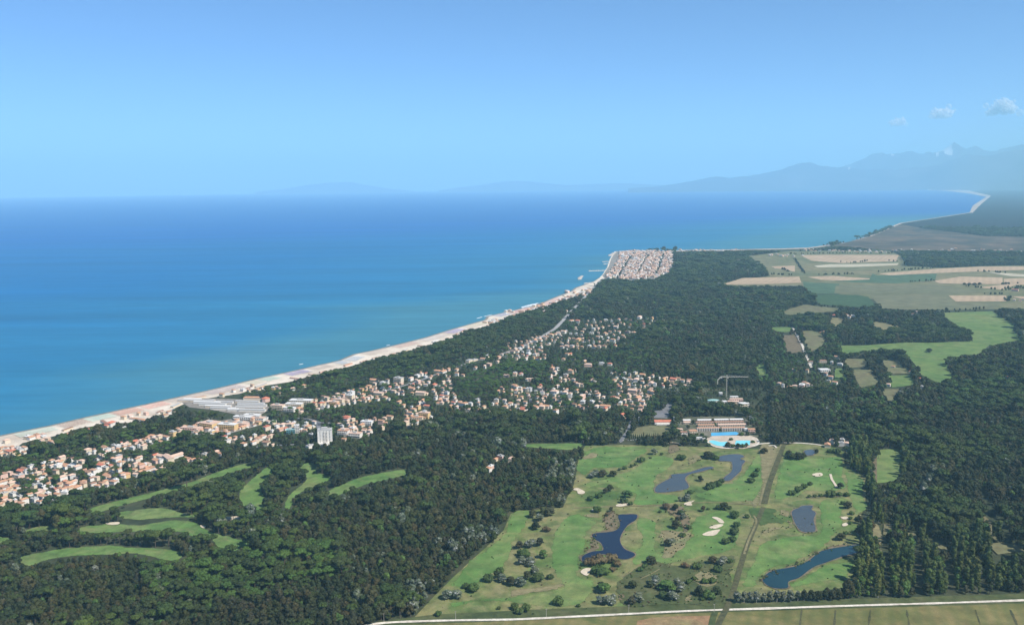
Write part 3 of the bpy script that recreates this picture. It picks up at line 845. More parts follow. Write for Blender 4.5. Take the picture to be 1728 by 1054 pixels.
BUNKERS = [
    (zz('V', 118, 738, 160, 735, 205, 755, 235, 790, 190, 790, 165, 765), 'crescent sand bunker, uppermost of the three'),
    (zz('V', 92, 835, 150, 808, 220, 803, 215, 820, 150, 845), 'slender sand bunker, middle of the three'),
    (zz('V', 28, 900, 90, 870, 190, 852, 185, 870, 150, 905, 80, 912), 'long sand bunker, lowest of the three'),
    (zz('V', 1055, 340, 1090, 325, 1140, 322, 1155, 345, 1100, 358), 'small sand bunker on the right hand fairway'),
    (zz('V', 1325, 738, 1380, 732, 1395, 752, 1350, 758), 'small oval bunker by the poplar edge'),
    (zz('V', 1340, 800, 1385, 788, 1388, 815, 1345, 822), 'little bunker just below the oval one'),
    (zz('U', 35, 565, 90, 552, 130, 565, 180, 595, 150, 620, 100, 612, 90, 585), 'cream bunker at the wood edge'),
    (zz('U', 520, 745, 560, 728, 650, 725, 640, 745, 560, 760), 'bunker under dark bushes above the dark pond'),
    (zz('W', 545, 385, 575, 362, 625, 362, 600, 415, 560, 405), 'bunker beside the reddish bush'),
    (zz('U', 1280, 725, 1330, 705, 1400, 690, 1360, 715, 1370, 745, 1300, 745), 'forked sandy scrape below the grey pond'),
    (zz('E', 475, 540, 535, 526, 538, 540, 490, 548), 'bunker in the glade among poplars'),
    (zz('A', 455, 618, 510, 614, 508, 624, 470, 626), 'tiny bunker in the left wood'),
    (zz('A', 945, 600, 1000, 590, 1050, 590, 1048, 602, 980, 606), 'pale sandy patch right of the left wood fairway'),
    (zz('A', 860, 628, 882, 632, 880, 640, 866, 638), 'tiny bunker on the curving fairway'),
    (zz('U', 250, 795, 290, 785, 300, 800, 260, 806), 'small pale scrape above the dark pond'),
]
for i, (poly, lab) in enumerate(BUNKERS):
    sheet('sand_bunker', poly, M_SAND, 1.05 + 0.01 * i, lab, 'bunker', n=3)

# ---- bottom field, roads, tracks
sheet('stubble_field', [(560, 1070), (640, 1056), (860, 1047), (1205, 1033), (1440, 1026), (1760, 1017), (1760, 1130), (560, 1130)], M_STUBBLE, 0.34,
      'yellow green stubble field below the white road', 'field', soft=False, step=60.0)
sheet('bare_field', zz('W', 980, 760, 1100, 735, 1280, 725, 1540, 720, 1545, 860, 960, 860), M_REDSOIL, 0.42, 'reddish bare soil patch in the stubble field', 'field', soft=False, step=40.0)
ribbon('gravel_road', [(600, 1060), (650, 1051), (760, 1047), (860, 1045.5), (960, 1041), (1060, 1036), (1140, 1032), (1205, 1029.5), (1320, 1026), (1440, 1022), (1580, 1018), (1728, 1013), (1780, 1011)],
       4.6, M_TRACK, 0.9, 'thin white gravel road across the foreground', 'road', wob=0.12)
for (x0, x1, lab) in ((1353, 1350, 'leftmost thin dark furrow in the stubble field'), (1410, 1408, 'second thin dark furrow in the stubble field'), (1469, 1466, 'third thin dark furrow in the stubble field'),
                      (1530, 1534, 'fourth thin dark furrow in the stubble field'), (1646, 1654, 'fifth thin dark furrow in the stubble field'), (1705, 1716, 'rightmost thin dark furrow in the stubble field')):
    ribbon('furrow', [(x0, 1029), (x1, 1054), (x1 + (x1 - x0), 1085)], 1.6, M_DITCH, 0.6, lab, 'furrow', wob=0.5)
ribbon('ditch', [(1323, 749), (1310, 785), (1299, 815), (1290, 850)], 9.0, M_DITCH, 0.92, 'weedy ditch beside the track, upper half', 'ditch')
ribbon('dirt_track', [(1318, 750), (1303, 785), (1290, 820), (1282, 852)], 3.0, M_KHAKI_S, 0.96, 'pale track along the upper ditch', 'track')
ribbon('ditch', [(1288, 856), (1276, 885), (1262, 918), (1250, 955), (1240, 990), (1229, 1020), (1213, 1052), (1200, 1080)], 7.0, M_DITCH, 0.92, 'weedy ditch running down to the white road', 'ditch')
ribbon('dirt_track', [(1272, 870), (1276, 882), (1263, 912), (1256, 935)], 3.0, M_KHAKI_S, 0.97, 'pale track along the lower ditch', 'track')
ribbon('farm_track', [(1208, 1031), (1203, 1044), (1197, 1075)], 7.0, M_VERGE, 0.8, 'dark hedge bank below the road crossing', 'track')
ribbon('golf_path', [(968, 857), (1030, 855), (1095, 853), (1130, 852), (1190, 848), (1240, 850), (1290, 853)], 2.6, M_KHAKI_S, 0.94, 'thin path across the golf course', 'path')
ribbon('golf_path', [(1362, 841), (1390, 839), (1420, 838)], 2.4, M_KHAKI_S, 0.94, 'short path below the shrub row', 'path')
ribbon('golf_path', zz('V', 1228, 335, 1240, 380, 1265, 420, 1290, 462), 4.0, M_SAND, 1.2, 'curved sandy path beside a tree', 'path')
ribbon('golf_path', zz('W', 870, 425, 950, 370, 1030, 310), 2.0, M_KHAKI_S, 0.96, 'short pale path left of the hooked bush row', 'path')
ribbon('golf_path', zz('W', 1010, 438, 1080, 405, 1150, 365), 1.8, M_KHAKI_S, 0.96, 'short pale path right of the hooked bush row', 'path')
ribbon('resort_drive', zz('V', 500, 70, 560, 52, 680, 42, 830, 40, 960, 44, 1090, 55, 1180, 70), 5.0, M_TRACK, 0.96, 'white drive from the pools to the clubhouse', 'road')
ribbon('resort_drive', zz('V', 650, 68, 700, 66, 725, 88), 3.5, M_TRACK, 0.96, 'short white spur of the drive', 'road')
ribbon('coast_road', [(1018, 470), (1011, 476), (995, 493), (975, 514), (955, 535), (938, 553), (924, 562), (905, 573), (880, 585)], 13.0, M_LANE, 0.6, 'straight grey coast road leading to the far town', 'road')
ribbon('coast_road', [(880, 585), (850, 596), (815, 605), (785, 614), (740, 630), (700, 645), (640, 662)], 9.0, M_COASTROAD, 0.6, 'grey road along the villas and the coastal wood', 'road')
ribbon('white_track', zz('T', 615, 185, 655, 250, 690, 320, 720, 380, 740, 440, 770, 500, 800, 580), 7.0, M_TRACK, 1.9, 'white track running down past the brown paddock', 'track')
ribbon('farm_lane', zz('I', 880, 335, 1050, 340, 1340, 335), 5.0, M_KHAKI_S, 0.7, 'straight pale lane behind the crane', 'track')
ribbon('town_street', zz('B', 225, 165, 300, 170, 345, 185, 350, 215), 9.0, M_ASPHALT, 0.7, 'grey street behind the tower block', 'road')
ribbon('town_street', zz('B', 340, 185, 400, 188, 440, 195), 9.0, M_ASPHALT, 0.72, 'grey street right of the tower block', 'road')
ribbon('town_street', zz('B', 420, 328, 580, 318, 720, 308, 860, 302), 5.0, M_COASTROAD, 0.7, 'lane cutting through the dark wood', 'road')
ribbon('town_street', zz('B', 20, 300, 130, 285, 250, 280), 6.0, M_COASTROAD, 0.74, 'lane below the small white villas', 'road')
ribbon('town_street', zz('F', 1095, 660, 1085, 720, 1060, 780, 1010, 860, 990, 890), 8.0, M_ASPHALT, 0.7, 'grey lane down to the practice fairway', 'road')
sheet('car_park', zz('I', 365, 615, 380, 545, 430, 540, 460, 500, 470, 465, 540, 470, 550, 500, 530, 540, 520, 600, 500, 618), M_ASPHALT, 0.5, 'grey asphalt car park behind the red roofed hall', 'car park', soft=False)
sheet('football_pitch', zz('I', 150, 780, 200, 712, 330, 692, 480, 692, 545, 720, 560, 770, 420, 792, 200, 800), M_OLIVE, 0.5, 'worn football pitch below the red roofed hall', 'pitch', soft=False)
sheet('resort_terrace', zz('X', 560, 880, 640, 835, 1030, 838, 1100, 860, 1130, 900, 1080, 950, 960, 975, 740, 970, 620, 940), M_PAVE, 0.7, 'sandy paved terrace around the swimming pools', 'terrace', soft=False)
sheet('resort_yard', zz('X', 250, 760, 330, 655, 460, 640, 960, 640, 1160, 820, 1100, 850, 900, 845, 560, 850, 300, 850), M_TOWNGROUND, 0.55, 'planted yards between the resort wings', 'yard', soft=False)
sheet('swimming_pool', zz('X', 600, 900, 640, 888, 720, 905, 800, 905, 800, 950, 700, 945, 650, 930), M_POOL, 1.0, 'crescent turquoise swimming pool', 'pool')
sheet('swimming_pool', zz('X', 880, 890, 1030, 890, 1025, 938, 870, 930), M_POOL, 1.02, 'square turquoise swimming pool', 'pool', soft=False)
sheet('swimming_pool', zz('X', 620, 808, 880, 798, 910, 812, 890, 832, 620, 842), M_POOL_BLUE, 1.04, 'long blue swimming pool below the white piers', 'pool', soft=False)
sheet('pool_surround', zz('X', 560, 862, 690, 852, 780, 850, 775, 885, 660, 880), M_PAVE, 1.1, 'pale deck at the head of the crescent pool', 'terrace', soft=False)
sheet('green_lawn', zz('B', 360, 318, 400, 318, 402, 335, 365, 335), M_FAIRWAY_OLD, 0.6, 'small lawn below the tower block', 'lawn', soft=False)
sheet('town_square', zz('S', 0, 175, 200, 160, 700, 175, 800, 250, 720, 300, 500, 300, 290, 260, 100, 240), M_TOWNPAVE, 0.5, 'pale paved grounds around the long white sheds', 'paving', soft=False, step=60.0)
sheet('town_square', zz('S', 180, 470, 250, 370, 520, 330, 760, 310, 720, 390, 460, 460, 300, 480), M_TOWNPAVE, 0.52, 'pale paved shopping street', 'paving', soft=False, step=60.0)
sheet('far_town_ground', zz('L', 840, 130, 1000, 122, 1340, 126, 1360, 240, 1300, 330, 1200, 370, 1000, 388, 860, 372, 745, 372, 720, 345, 775, 265, 800, 190), M_TOWNPAVE, 0.55,
      'pale streets of the far seaside town', 'paving', soft=False, step=150.0)

# ------------------------------------------------------------------ mountains and far hills
from mathutils import noise as mnoise


def ridge(name, prof, dist, width, label, seed, quarry=None, rug=0.35, x_lo=None, x_hi=None, nu=240, ns=30):
    """a mountain range whose skyline passes through the pixels of prof, standing dist metres away"""
    xs = [p[0] for p in prof]
    ys = [p[1] for p in prof]
    V, F, mi = [], [], []
    us = np.linspace(xs[0], xs[-1], nu)
    for i, u in enumerate(us):
        yt = float(np.interp(u, xs, ys))
        d = RN @ np.array([(u - 864.0) / FPX, -(yt - 527.0) / FPX, -1.0])
        hh = math.hypot(d[0], d[1])
        dx, dy = d[0] / hh, d[1] / hh
        top = H + dist * d[2] / hh
        for k in range(ns):
            s = -1 + 2 * k / (ns - 1)
            r = dist + s * width
            x, y = dx * r, dy * r
            base = float(drop(x, y)) - 4
            t = max(0.0, 1 - abs(s) ** 1.15)
            nz = mnoise.fractal(Vector((x / 3000.0, y / 3000.0, seed)), 0.9, 2.1, 7) - 0.35
            rd = 1 - abs(mnoise.noise(Vector((x / 3800.0, y / 3800.0, seed + 5))))
            f = t * (1 - rug * (1 - t)) + rug * 0.55 * nz * (t * (1.55 - t)) + 0.22 * rug * (rd - 0.7) * t * (1.2 - t) * 2
            z = base + max(0.0, (top - base) * f + 0.05 * nz * (top - base) * t)
            V.append((x, y, z))
    for i in range(nu - 1):
        for k in range(ns - 1):
            a = i * ns + k
            F.append((a, a + 1, a + ns + 1, a + ns)[::-1])
            m = 0
            if quarry:
                c = V[a]
                pu, pv, _ = project(np.array([c[0]]), np.array([c[1]]), np.array([c[2]]))
                for (qx, qy, qw, qh) in quarry:
                    if abs(pu[0] - qx) < qw and abs(pv[0] - qy) < qh and mnoise.noise(Vector((c[0] / 260, c[1] / 260, seed + 9))) > 0.02:
                        m = 1
            mi.append(m)
    o = mesh_obj(name, V, F, M_MOUNT, None, True)
    o.data.materials.append(M_MARBLE)
    o.data.polygons.foreach_set('material_index', mi)
    return tag(o, label, 'mountain', kind='structure')


ridge('mountain_range', [(1330, 306), (1380, 290), (1440, 272), (1480, 262), (1530, 252), (1560, 250), (1585, 244), (1600, 240), (1611, 235), (1620, 241), (1632, 247), (1648, 246), (1660, 250), (1676, 246), (1690, 242), (1704, 236), (1716, 231), (1730, 232), (1745, 227), (1800, 238), (1900, 250)],
      51000, 6000, 'faint high jagged peaks behind the nearer range', 3.3, rug=0.8, quarry=[(1590, 262, 16, 8), (1500, 268, 12, 6)])
ridge('mountain_range', [(1060, 317), (1110, 312), (1160, 306), (1200, 300), (1245, 293), (1290, 286), (1340, 277), (1372, 272), (1410, 277), (1450, 276), (1500, 279), (1540, 276), (1570, 272), (1600, 262), (1640, 256),
                         (1680, 253), (1720, 248), (1760, 252), (1860, 262)], 44000, 4800, 'blue mountain range rising behind the far bay', 8.1, rug=0.7,
      quarry=[(1548, 271, 14, 6), (1585, 266, 9, 5), (1437, 285, 6, 3)])
ridge('far_hills', [(430, 324), (480, 318), (520, 310), (550, 306), (590, 307), (640, 315), (700, 323)], 66000, 3500, 'very faint low hill above the left sea horizon', 1.7, rug=0.25, nu=60, ns=12)
ridge('far_hills', [(740, 321), (800, 312), (850, 305), (900, 305), (960, 311), (1040, 308), (1120, 311), (1180, 316)], 62000, 3500, 'very faint hills across the middle of the horizon', 6.4, rug=0.25, nu=60, ns=12)

# pale towns at the foot of the mountains
V, F = [], []
for i in range(420):
    f = RNG.random()
    u = 1440 + 330 * f
    g = ground(u, 319.4 + RNG.normal(0, 0.5) - 0.6 * f)
    s = RNG.uniform(40, 130)
    hgt = RNG.uniform(15, 40)
    mb = MB().box(g[0] - s, g[0] + s, g[1] - s * 0.5, g[1] + s * 0.5, float(drop(g[0], g[1])) - 2, float(drop(g[0], g[1])) + hgt)
    n = len(V)
    V += mb.v
    F += [tuple(q + n for q in f) for f in mb.f]
tag(mesh_obj('far_towns', V, F, WALLS['white']), 'string of pale towns at the foot of the mountains', 'town', kind='stuff')

# ------------------------------------------------------------------ air
hz, nt, b = new_mat('haze_air')
nt.nodes.remove(b)
pv = node(nt, 'ShaderNodeVolumePrincipled')
pv.inputs['Color'].default_value = HAZE_COLOR
pv.inputs['Density'].default_value = HAZE_DENSITY
pv.inputs['Anisotropy'].default_value = 0.0
nt.links.new(pv.outputs[0], nt.nodes['Material Output'].inputs['Volume'])
lowest = float(drop(95000.0, 0.0)) - 0.8
hb = MB().box(-96000, 96000, -96000, 96000, lowest - 1.5, 2760.0).build('haze', hz)
tag(hb, 'thin blue summer haze filling the air', 'haze', kind='stuff')

# ------------------------------------------------------------------ clouds (above the haze)
cm, nt, b = new_mat('cloud_vapour')
nt.nodes.remove(b)
df = node(nt, 'ShaderNodeBsdfDiffuse')
tl = node(nt, 'ShaderNodeBsdfTranslucent')
tp = node(nt, 'ShaderNodeBsdfTransparent')
for q in (df, tl):
    q.inputs[0].default_value = (0.97, 0.95, 0.94, 1)
m1, m2 = node(nt, 'ShaderNodeMixShader'), node(nt, 'ShaderNodeMixShader')
m1.inputs[0].default_value = 0.5
m2.inputs[0].default_value = 0.26
nt.links.new(df.outputs[0], m1.inputs[1])
nt.links.new(tl.outputs[0], m1.inputs[2])
nt.links.new(tp.outputs[0], m2.inputs[1])
nt.links.new(m1.outputs[0], m2.inputs[2])
nt.links.new(m2.outputs[0], nt.nodes['Material Output'].inputs['Surface'])
SC.cycles.transparent_max_bounces = 48


def icosphere(sub=2):
    t = (1 + 5 ** 0.5) / 2
    v = [Vector(q).normalized() for q in [(-1, t, 0), (1, t, 0), (-1, -t, 0), (1, -t, 0), (0, -1, t), (0, 1, t), (0, -1, -t), (0, 1, -t), (t, 0, -1), (t, 0, 1), (-t, 0, -1), (-t, 0, 1)]]
    f = [(0, 11, 5), (0, 5, 1), (0, 1, 7), (0, 7, 10), (0, 10, 11), (1, 5, 9), (5, 11, 4), (11, 10, 2), (10, 7, 6), (7, 1, 8), (3, 9, 4), (3, 4, 2), (3, 2, 6), (3, 6, 8), (3, 8, 9), (4, 9, 5), (2, 4, 11),
         (6, 2, 10), (8, 6, 7), (9, 8, 1)]
    for _ in range(sub):
        cache, nf_ = {}, []

        def mid(a, c):
            k = (min(a, c), max(a, c))
            if k not in cache:
                v.append(((v[a] + v[c]) / 2).normalized())
                cache[k] = len(v) - 1
            return cache[k]
        for a, c, d in f:
            p, q, r = mid(a, c), mid(c, d), mid(d, a)
            nf_ += [(a, p, r), (c, q, p), (d, r, q), (p, q, r)]
        f = nf_
    return v, f


def cloud(px, py, dist, w, h, seed, label):
    d = RN @ np.array([(px - 864.0) / FPX, -(py - 527.0) / FPX, -1.0])
    hh = math.hypot(d[0], d[1])
    c = Vector((d[0] / hh * dist, d[1] / hh * dist, H + dist * d[2] / hh))
    r = np.random.default_rng(int(seed * 10))
    iv, if_ = icosphere(2)
    mb = MB()
    lobes = [(r.uniform(-0.5, 0.5) * w, r.uniform(-0.4, 0.4) * w, r.uniform(0.0, 0.55) * h, r.uniform(0.22, 0.42) * h) for _ in range(7)]
    for _ in range(240):
        lx_, ly_, lz_, lr = lobes[int(r.integers(len(lobes)))]
        q = r.normal(0, 0.6, 3) * lr * np.array([1.5, 1.5, 0.8])
        s = lr * r.uniform(0.30, 0.62)
        z = max(lz_ + q[2], -0.10 * h)
        mb.add([(lx_ + q[0] + p.x * s, ly_ + q[1] + p.y * s, z + p.z * s) for p in iv], if_)
    o = mesh_obj('cloud', mb.v, mb.f, cm, None, True)
    o.location = c
    zmin = c.z + min(q[2] for q in mb.v)
    if zmin < 2800:
        o.location.z += 2800 - zmin
    return tag(o, label, 'cloud')


cloud(1586, 205, 42000, 700, 490, 2.0, 'largest white puff of cloud above the mountains')
cloud(1518, 220, 47000, 480, 350, 5.5, 'smallest faint cloud left of the big puff')
cloud(1690, 206, 42000, 740, 560, 9.2, 'ragged thin cloud at the right above the mountains')

# ------------------------------------------------------------------ tree kit
def blob_crown(blobs, quads, size, up=0.25, jit=0.45, core=0.78, seed=0, droop=0.0):
    """leaf clumps on the surface of many overlapping lobes, around a solid heart"""
    r = np.random.default_rng(seed)
    V, F = [], []
    iv, if_ = icosphere(1)
    for (cx, cy, cz, rx, rz) in blobs:
        n0 = len(V)
        for q in iv:
            k = core * (1 + r.normal(0, 0.09))
            V.append((cx + q.x * rx * k, cy + q.y * rx * k, cz + q.z * rz * k))
        F += [tuple(a + n0 for a in t) for t in if_]
        for _ in range(quads):
            d = r.normal(0, 1, 3)
            d[2] += up
            d /= np.linalg.norm(d)
            k = r.uniform(0.82, 1.12)
            p = np.array((cx + d[0] * rx * k, cy + d[1] * rx * k, cz + d[2] * rz * k))
            nn = d + r.normal(0, jit, 3)
            nn /= np.linalg.norm(nn)
            a = np.cross(nn, (0.3, 0.2, 0.9))
            a /= max(np.linalg.norm(a), 1e-6)
            b2 = np.cross(nn, a)
            s = size * r.uniform(0.6, 1.25)
            t = r.uniform(0, 6.28)
            e1 = (a * math.cos(t) + b2 * math.sin(t)) * s
            e2 = (b2 * math.cos(t) - a * math.sin(t)) * s * r.uniform(0.6, 1.0)
            n1 = len(V)
            V += [tuple(p - e1), tuple(p + e2 * 0.8), tuple(p + e1), tuple(p - e2 * 0.8)]
            F.append((n1, n1 + 1, n1 + 2, n1 + 3))
    return V, F


def trunk_mesh(h, r0, r1, limbs, seed):
    r = np.random.default_rng(seed + 99)
    mb = MB()
    p = Vector((0, 0, -0.4))
    q = Vector((r.normal(0, 0.2), r.normal(0, 0.2), h))
    mb.bar(p, q, r0, 6, r1)
    for k in range(limbs):
        a = 6.28 * k / max(limbs, 1) + r.uniform(-0.4, 0.4)
        s = q * r.uniform(0.6, 0.98)
        e = s + Vector((math.cos(a), math.sin(a), r.uniform(0.6, 1.2))) * (h * 0.28)
        mb.bar(s, e, r1 * 0.8, 5, r1 * 0.3)
    return mb.v, mb.f


def make_kind(kind, seed):
    r = np.random.default_rng(seed * 13 + 1)
    bl = []
    if kind in ('pine', 'grove'):
        R = r.uniform(4.6, 5.6)
        th = 9.2
        for k in range(15):
            a, q = r.uniform(0, 6.28), R * math.sqrt(r.uniform(0.0, 1.0)) * 0.82
            bl.append((q * math.cos(a), q * math.sin(a), 10.6 + 2.3 * (1 - (q / R) ** 2) + r.normal(0, 0.25), r.uniform(1.6, 2.3), r.uniform(1.15, 1.6)))
        cv = blob_crown(bl, 34, 0.62, 0.5, 0.4, 0.85, seed)
        tr = trunk_mesh(th + 1.6, 0.34, 0.2, 5, seed)
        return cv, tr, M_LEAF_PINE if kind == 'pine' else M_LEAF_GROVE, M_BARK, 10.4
    if kind in ('oak', 'silver', 'fresh'):
        H_ = r.uniform(9.5, 12.5)
        W_ = r.uniform(3.6, 4.8)
        for k in range(13):
            a = r.uniform(0, 6.28)
            t = r.uniform(0, 1)
            q = W_ * math.sqrt(r.uniform(0.05, 1)) * 0.68 * (1.05 - 0.5 * t)
            bl.append((q * math.cos(a), q * math.sin(a), H_ * (0.32 + 0.50 * t), r.uniform(1.6, 2.5), r.uniform(1.4, 2.2)))
        bl.append((0, 0, H_ * 0.84, 1.9, 1.8))
        cv = blob_crown(bl, 42, 0.66, 0.25, 0.55, 0.82, seed)
        tr = trunk_mesh(H_ * 0.55, 0.36, 0.18, 4, seed)
        return cv, tr, {'oak': M_LEAF_OAK, 'silver': M_LEAF_SILVER, 'fresh': M_LEAF_FRESH}[kind], M_BARK if kind != 'silver' else M_BARK_PALE, 2 * W_
    if kind == 'poplar':
        H_ = r.uniform(13.5, 19)
        for k in range(17):
            t = (k + r.uniform(0, 1)) / 17
            w = 3.1 * (1 - abs(2 * t - 1.0) ** 2.2 * 0.55)
            a = r.uniform(0, 6.28)
            q = w * r.uniform(0.1, 0.6)
            bl.append((q * math.cos(a), q * math.sin(a), H_ * (0.16 + 0.76 * t), r.uniform(1.4, 2.1), r.uniform(1.5, 2.3)))
        cv = blob_crown(bl, 34, 0.66, 0.25, 0.55, 0.8, seed)
        tr = trunk_mesh(H_ * 0.6, 0.26, 0.12, 3, seed)
        return cv, tr, M_LEAF_POPLAR, M_BARK_PALE, 5.6
    if kind == 'cypress':
        H_ = r.uniform(10, 13)
        for k in range(9):
            t = (k + 0.5) / 9
            w = 1.15 * (1 - t) ** 0.6 + 0.15
            bl.append((r.normal(0, 0.12), r.normal(0, 0.12), H_ * (0.07 + 0.9 * t), w, H_ * 0.09))
        cv = blob_crown(bl, 30, 0.42, 0.25, 0.4, 0.85, seed)
        tr = trunk_mesh(H_ * 0.4, 0.16, 0.1, 0, seed)
        return cv, tr, M_LEAF_CYPRESS, M_BARK, 2.6
    if kind in ('shrub', 'rust'):
        R = 3.2
        for k in range(10):
            a, q = r.uniform(0, 6.28), R * math.sqrt(r.uniform(0, 1)) * 0.7
            bl.append((q * math.cos(a), q * math.sin(a), 1.1 + 1.9 * (1 - (q / R) ** 2) * r.uniform(0.5, 1.1), r.uniform(1.1, 1.7), r.uniform(1.0, 1.6)))
        cv = blob_crown(bl, 36, 0.46, 0.3, 0.5, 0.85, seed)
        tr = trunk_mesh(1.6, 0.2, 0.12, 4, seed)
        return cv, tr, M_LEAF_SHRUB if kind == 'shrub' else M_LEAF_RUST, M_BARK, 6.6


KIT = {}
for kind, nv in (('pine', 4), ('oak', 5), ('silver', 3), ('poplar', 4), ('cypress', 2), ('shrub', 4), ('rust', 2), ('fresh', 2), ('grove', 3)):
    lst = []
    for v in range(nv):
        (cv, cf), (tv, tf), lm, bm, nominal = make_kind(kind, v + 1 + 10 * len(KIT))

        def me_(nm, vv, ff, *mats):
            me = bpy.data.meshes.new(nm)
            me.from_pydata([tuple(map(float, q)) for q in vv], [], ff)
            for q in mats:
                me.materials.append(q)
            me.update()
            return me
        crown = me_('crown', cv, cf, lm)
        trunk = me_('trunk', tv, tf, bm)
        both = me_('tree_both', list(cv) + list(tv), list(cf) + [tuple(k + len(cv) for k in f) for f in tf], lm, bm)
        both.polygons.foreach_set('material_index', [0] * len(cf) + [1] * len(tf))
        src = bpy.data.objects.new('tree_source', both)
        lst.append(dict(crown=crown, trunk=trunk, src=src, w=nominal, h=max(q[2] for q in cv)))
    KIT[kind] = lst


def plant(name, kind, x, y, scale, rz, label, cat, group=None, var=None, zs=1.0):
    k = KIT[kind][var if var is not None else RNG.integers(len(KIT[kind]))]
    e = empty(name, (x, y, float(drop(x, y)) + 0.3), rz)
    e.scale = (scale, scale, scale * zs)
    tag(e, label, cat, group)
    for part in ('trunk', 'crown'):
        o = bpy.data.objects.new(part, k[part])
        COL.objects.link(o)
        o.parent = e
    return e


def scatter(name, kind, x, y, s, zs, label, cat):
    """the countless rest of a wood: one object"""
    n = len(x)
    if n == 0:
        return
    me = bpy.data.meshes.new(name)
    me.from_pydata(np.column_stack([x, y, drop(x, y) + 0.1]).tolist(), [], [])
    a = me.attributes.new('scl', 'FLOAT_VECTOR', 'POINT')
    a.data.foreach_set('vector', np.column_stack([s, s, zs]).astype(np.float32).ravel())
    a = me.attributes.new('rot', 'FLOAT_VECTOR', 'POINT')
    a.data.foreach_set('vector', np.column_stack([RNG.normal(0, 0.04, n), RNG.normal(0, 0.04, n), RNG.uniform(0, 6.28, n)]).astype(np.float32).ravel())
    a = me.attributes.new('idx', 'INT', 'POINT')
    a.data.foreach_set('value', RNG.integers(0, len(KIT[kind]), n).astype(np.int32))
    o = bpy.data.objects.new(name, me)
    COL.objects.link(o)
    tag(o, label, cat, None, 'stuff')
    ng = bpy.data.node_groups.new('scatter_' + name, 'GeometryNodeTree')
    ng.interface.new_socket('Geometry', in_out='INPUT', socket_type='NodeSocketGeometry')
    ng.interface.new_socket('Geometry', in_out='OUTPUT', socket_type='NodeSocketGeometry')
    gi = ng.nodes.new('NodeGroupInput')
    go = ng.nodes.new('NodeGroupOutput')
    ip = ng.nodes.new('GeometryNodeInstanceOnPoints')
    j = ng.nodes.new('GeometryNodeGeometryToInstance')
    for k in reversed(KIT[kind]):
        oi = ng.nodes.new('GeometryNodeObjectInfo')
        oi.inputs['Object'].default_value = k['src']
        oi.inputs['As Instance'].default_value = True
        ng.links.new(oi.outputs['Geometry'], j.inputs[0])
    def attr(nm, typ):
        q = ng.nodes.new('GeometryNodeInputNamedAttribute')
        q.data_type = typ
        q.inputs['Name'].default_value = nm
        return [s_ for s_ in q.outputs if s_.name == 'Attribute' and s_.enabled][0]
    ng.links.new(gi.outputs[0], ip.inputs['Points'])
    ng.links.new(j.outputs[0], ip.inputs['Instance'])
    ip.inputs['Pick Instance'].default_value = True
    ng.links.new(attr('idx', 'INT'), ip.inputs['Instance Index'])
    ng.links.new(attr('rot', 'FLOAT_VECTOR'), ip.inputs['Rotation'])
    ng.links.new(attr('scl', 'FLOAT_VECTOR'), ip.inputs['Scale'])
    ng.links.new(ip.outputs[0], go.inputs[0])
    md = o.modifiers.new('scatter', 'NODES')
    md.node_group = ng
    return o


def scrub(name, kind, spots, label):
    xs, ys, ss = [], [], []
    for poly, n in spots:
        a = np.array([ground(*q) for q in poly])
        k = 0
        for _ in range(n * 30):
            if k >= n: break
            q = RNG.uniform(a.min(0), a.max(0))
            if inside(q[:1], q[1:], a)[0] and mnoise.noise(Vector((q[0] / 14, q[1] / 14, 1.0))) > -0.05:
                xs.append(q[0]); ys.append(q[1]); ss.append(RNG.uniform(0.14, 0.42)); k += 1
    xs, ys, ss = np.array(xs), np.array(ys), np.array(ss)
    o = scatter(name, kind, xs, ys, ss, ss, label, 'scrub')
    o.location.z = 0.6
    return o


ORD = ['', 'first', 'second', 'third', 'fourth', 'fifth', 'sixth', 'seventh', 'eighth', 'ninth', 'tenth', 'eleventh', 'twelfth', 'thirteenth', 'fourteenth', 'fifteenth', 'sixteenth',
       'seventeenth', 'eighteenth', 'nineteenth', 'twentieth']


def ordinal(i, n):
    if n == 1: return ''
    if i == 1: return 'leftmost'
    if i == n: return 'rightmost'
    return (ORD[i] if i < len(ORD) else '%dth' % i) + ' from left'


def depth_of(px, py):
    g = ground(px, py)
    return float(project(g[0], g[1], 0.0)[2])


# ------------------------------------------------------------------ buildings
BLOCKS = []     # (px, py, half width px, height px, x, y, radius) of whatever trees must not hide


def claim(px, py, wm, hm):
    g = ground(px, py)
    w = depth_of(px, py)
    BLOCKS.append((px, py, wm / 2 * FPX / w, hm * FPX / w, g[0], g[1], wm * 0.62))
    return g, w


ANG = COAST_ANG


def villa_mesh(w, d, h, shape, wall, roof):
    """walls and roof of a villa in local coordinates"""
    a, r = MB(), MB()
    if shape == 'flat':
        a.box(-w / 2, w / 2, -d / 2, d / 2, -0.3, h)
        r.box(-w / 2 - 0.3, w / 2 + 0.3, -d / 2 - 0.3, d / 2 + 0.3, h + 0.02, h + 0.4)
        r.box(-w * 0.2, w * 0.15, -d * 0.2, d * 0.2, h + 0.42, h + 2.2)
    elif shape == 'ell':
        a.box(-w / 2, w / 2, 0, d / 2, -0.3, h)
        a.box(-w / 2 + 0.01, 0, -d / 2, 0.02, -0.3, h * 0.97)
        r.hip(w, d / 2, h, 1.9, 0.5, False, 0, d / 4)
        r.hip(w / 2, d / 2 + 0.4, h * 0.97 + 0.02, 1.7, 0.5, False, -w / 4, -d / 4)
    else:
        a.box(-w / 2, w / 2, -d / 2, d / 2, -0.3, h)
        r.hip(w, d, h, 0.22 * d + 0.4, 0.6, shape == 'gabled')
    return a, r


VILLAS = []


def V_(view, *c, roof=None, wall=None, w=None, shape=None, h=None, rot=None):
    for (px, py) in zz(view, *c):
        VILLAS.append(dict(px=px, py=py, roof=roof, wall=wall, w=w, shape=shape, h=h, rot=rot))


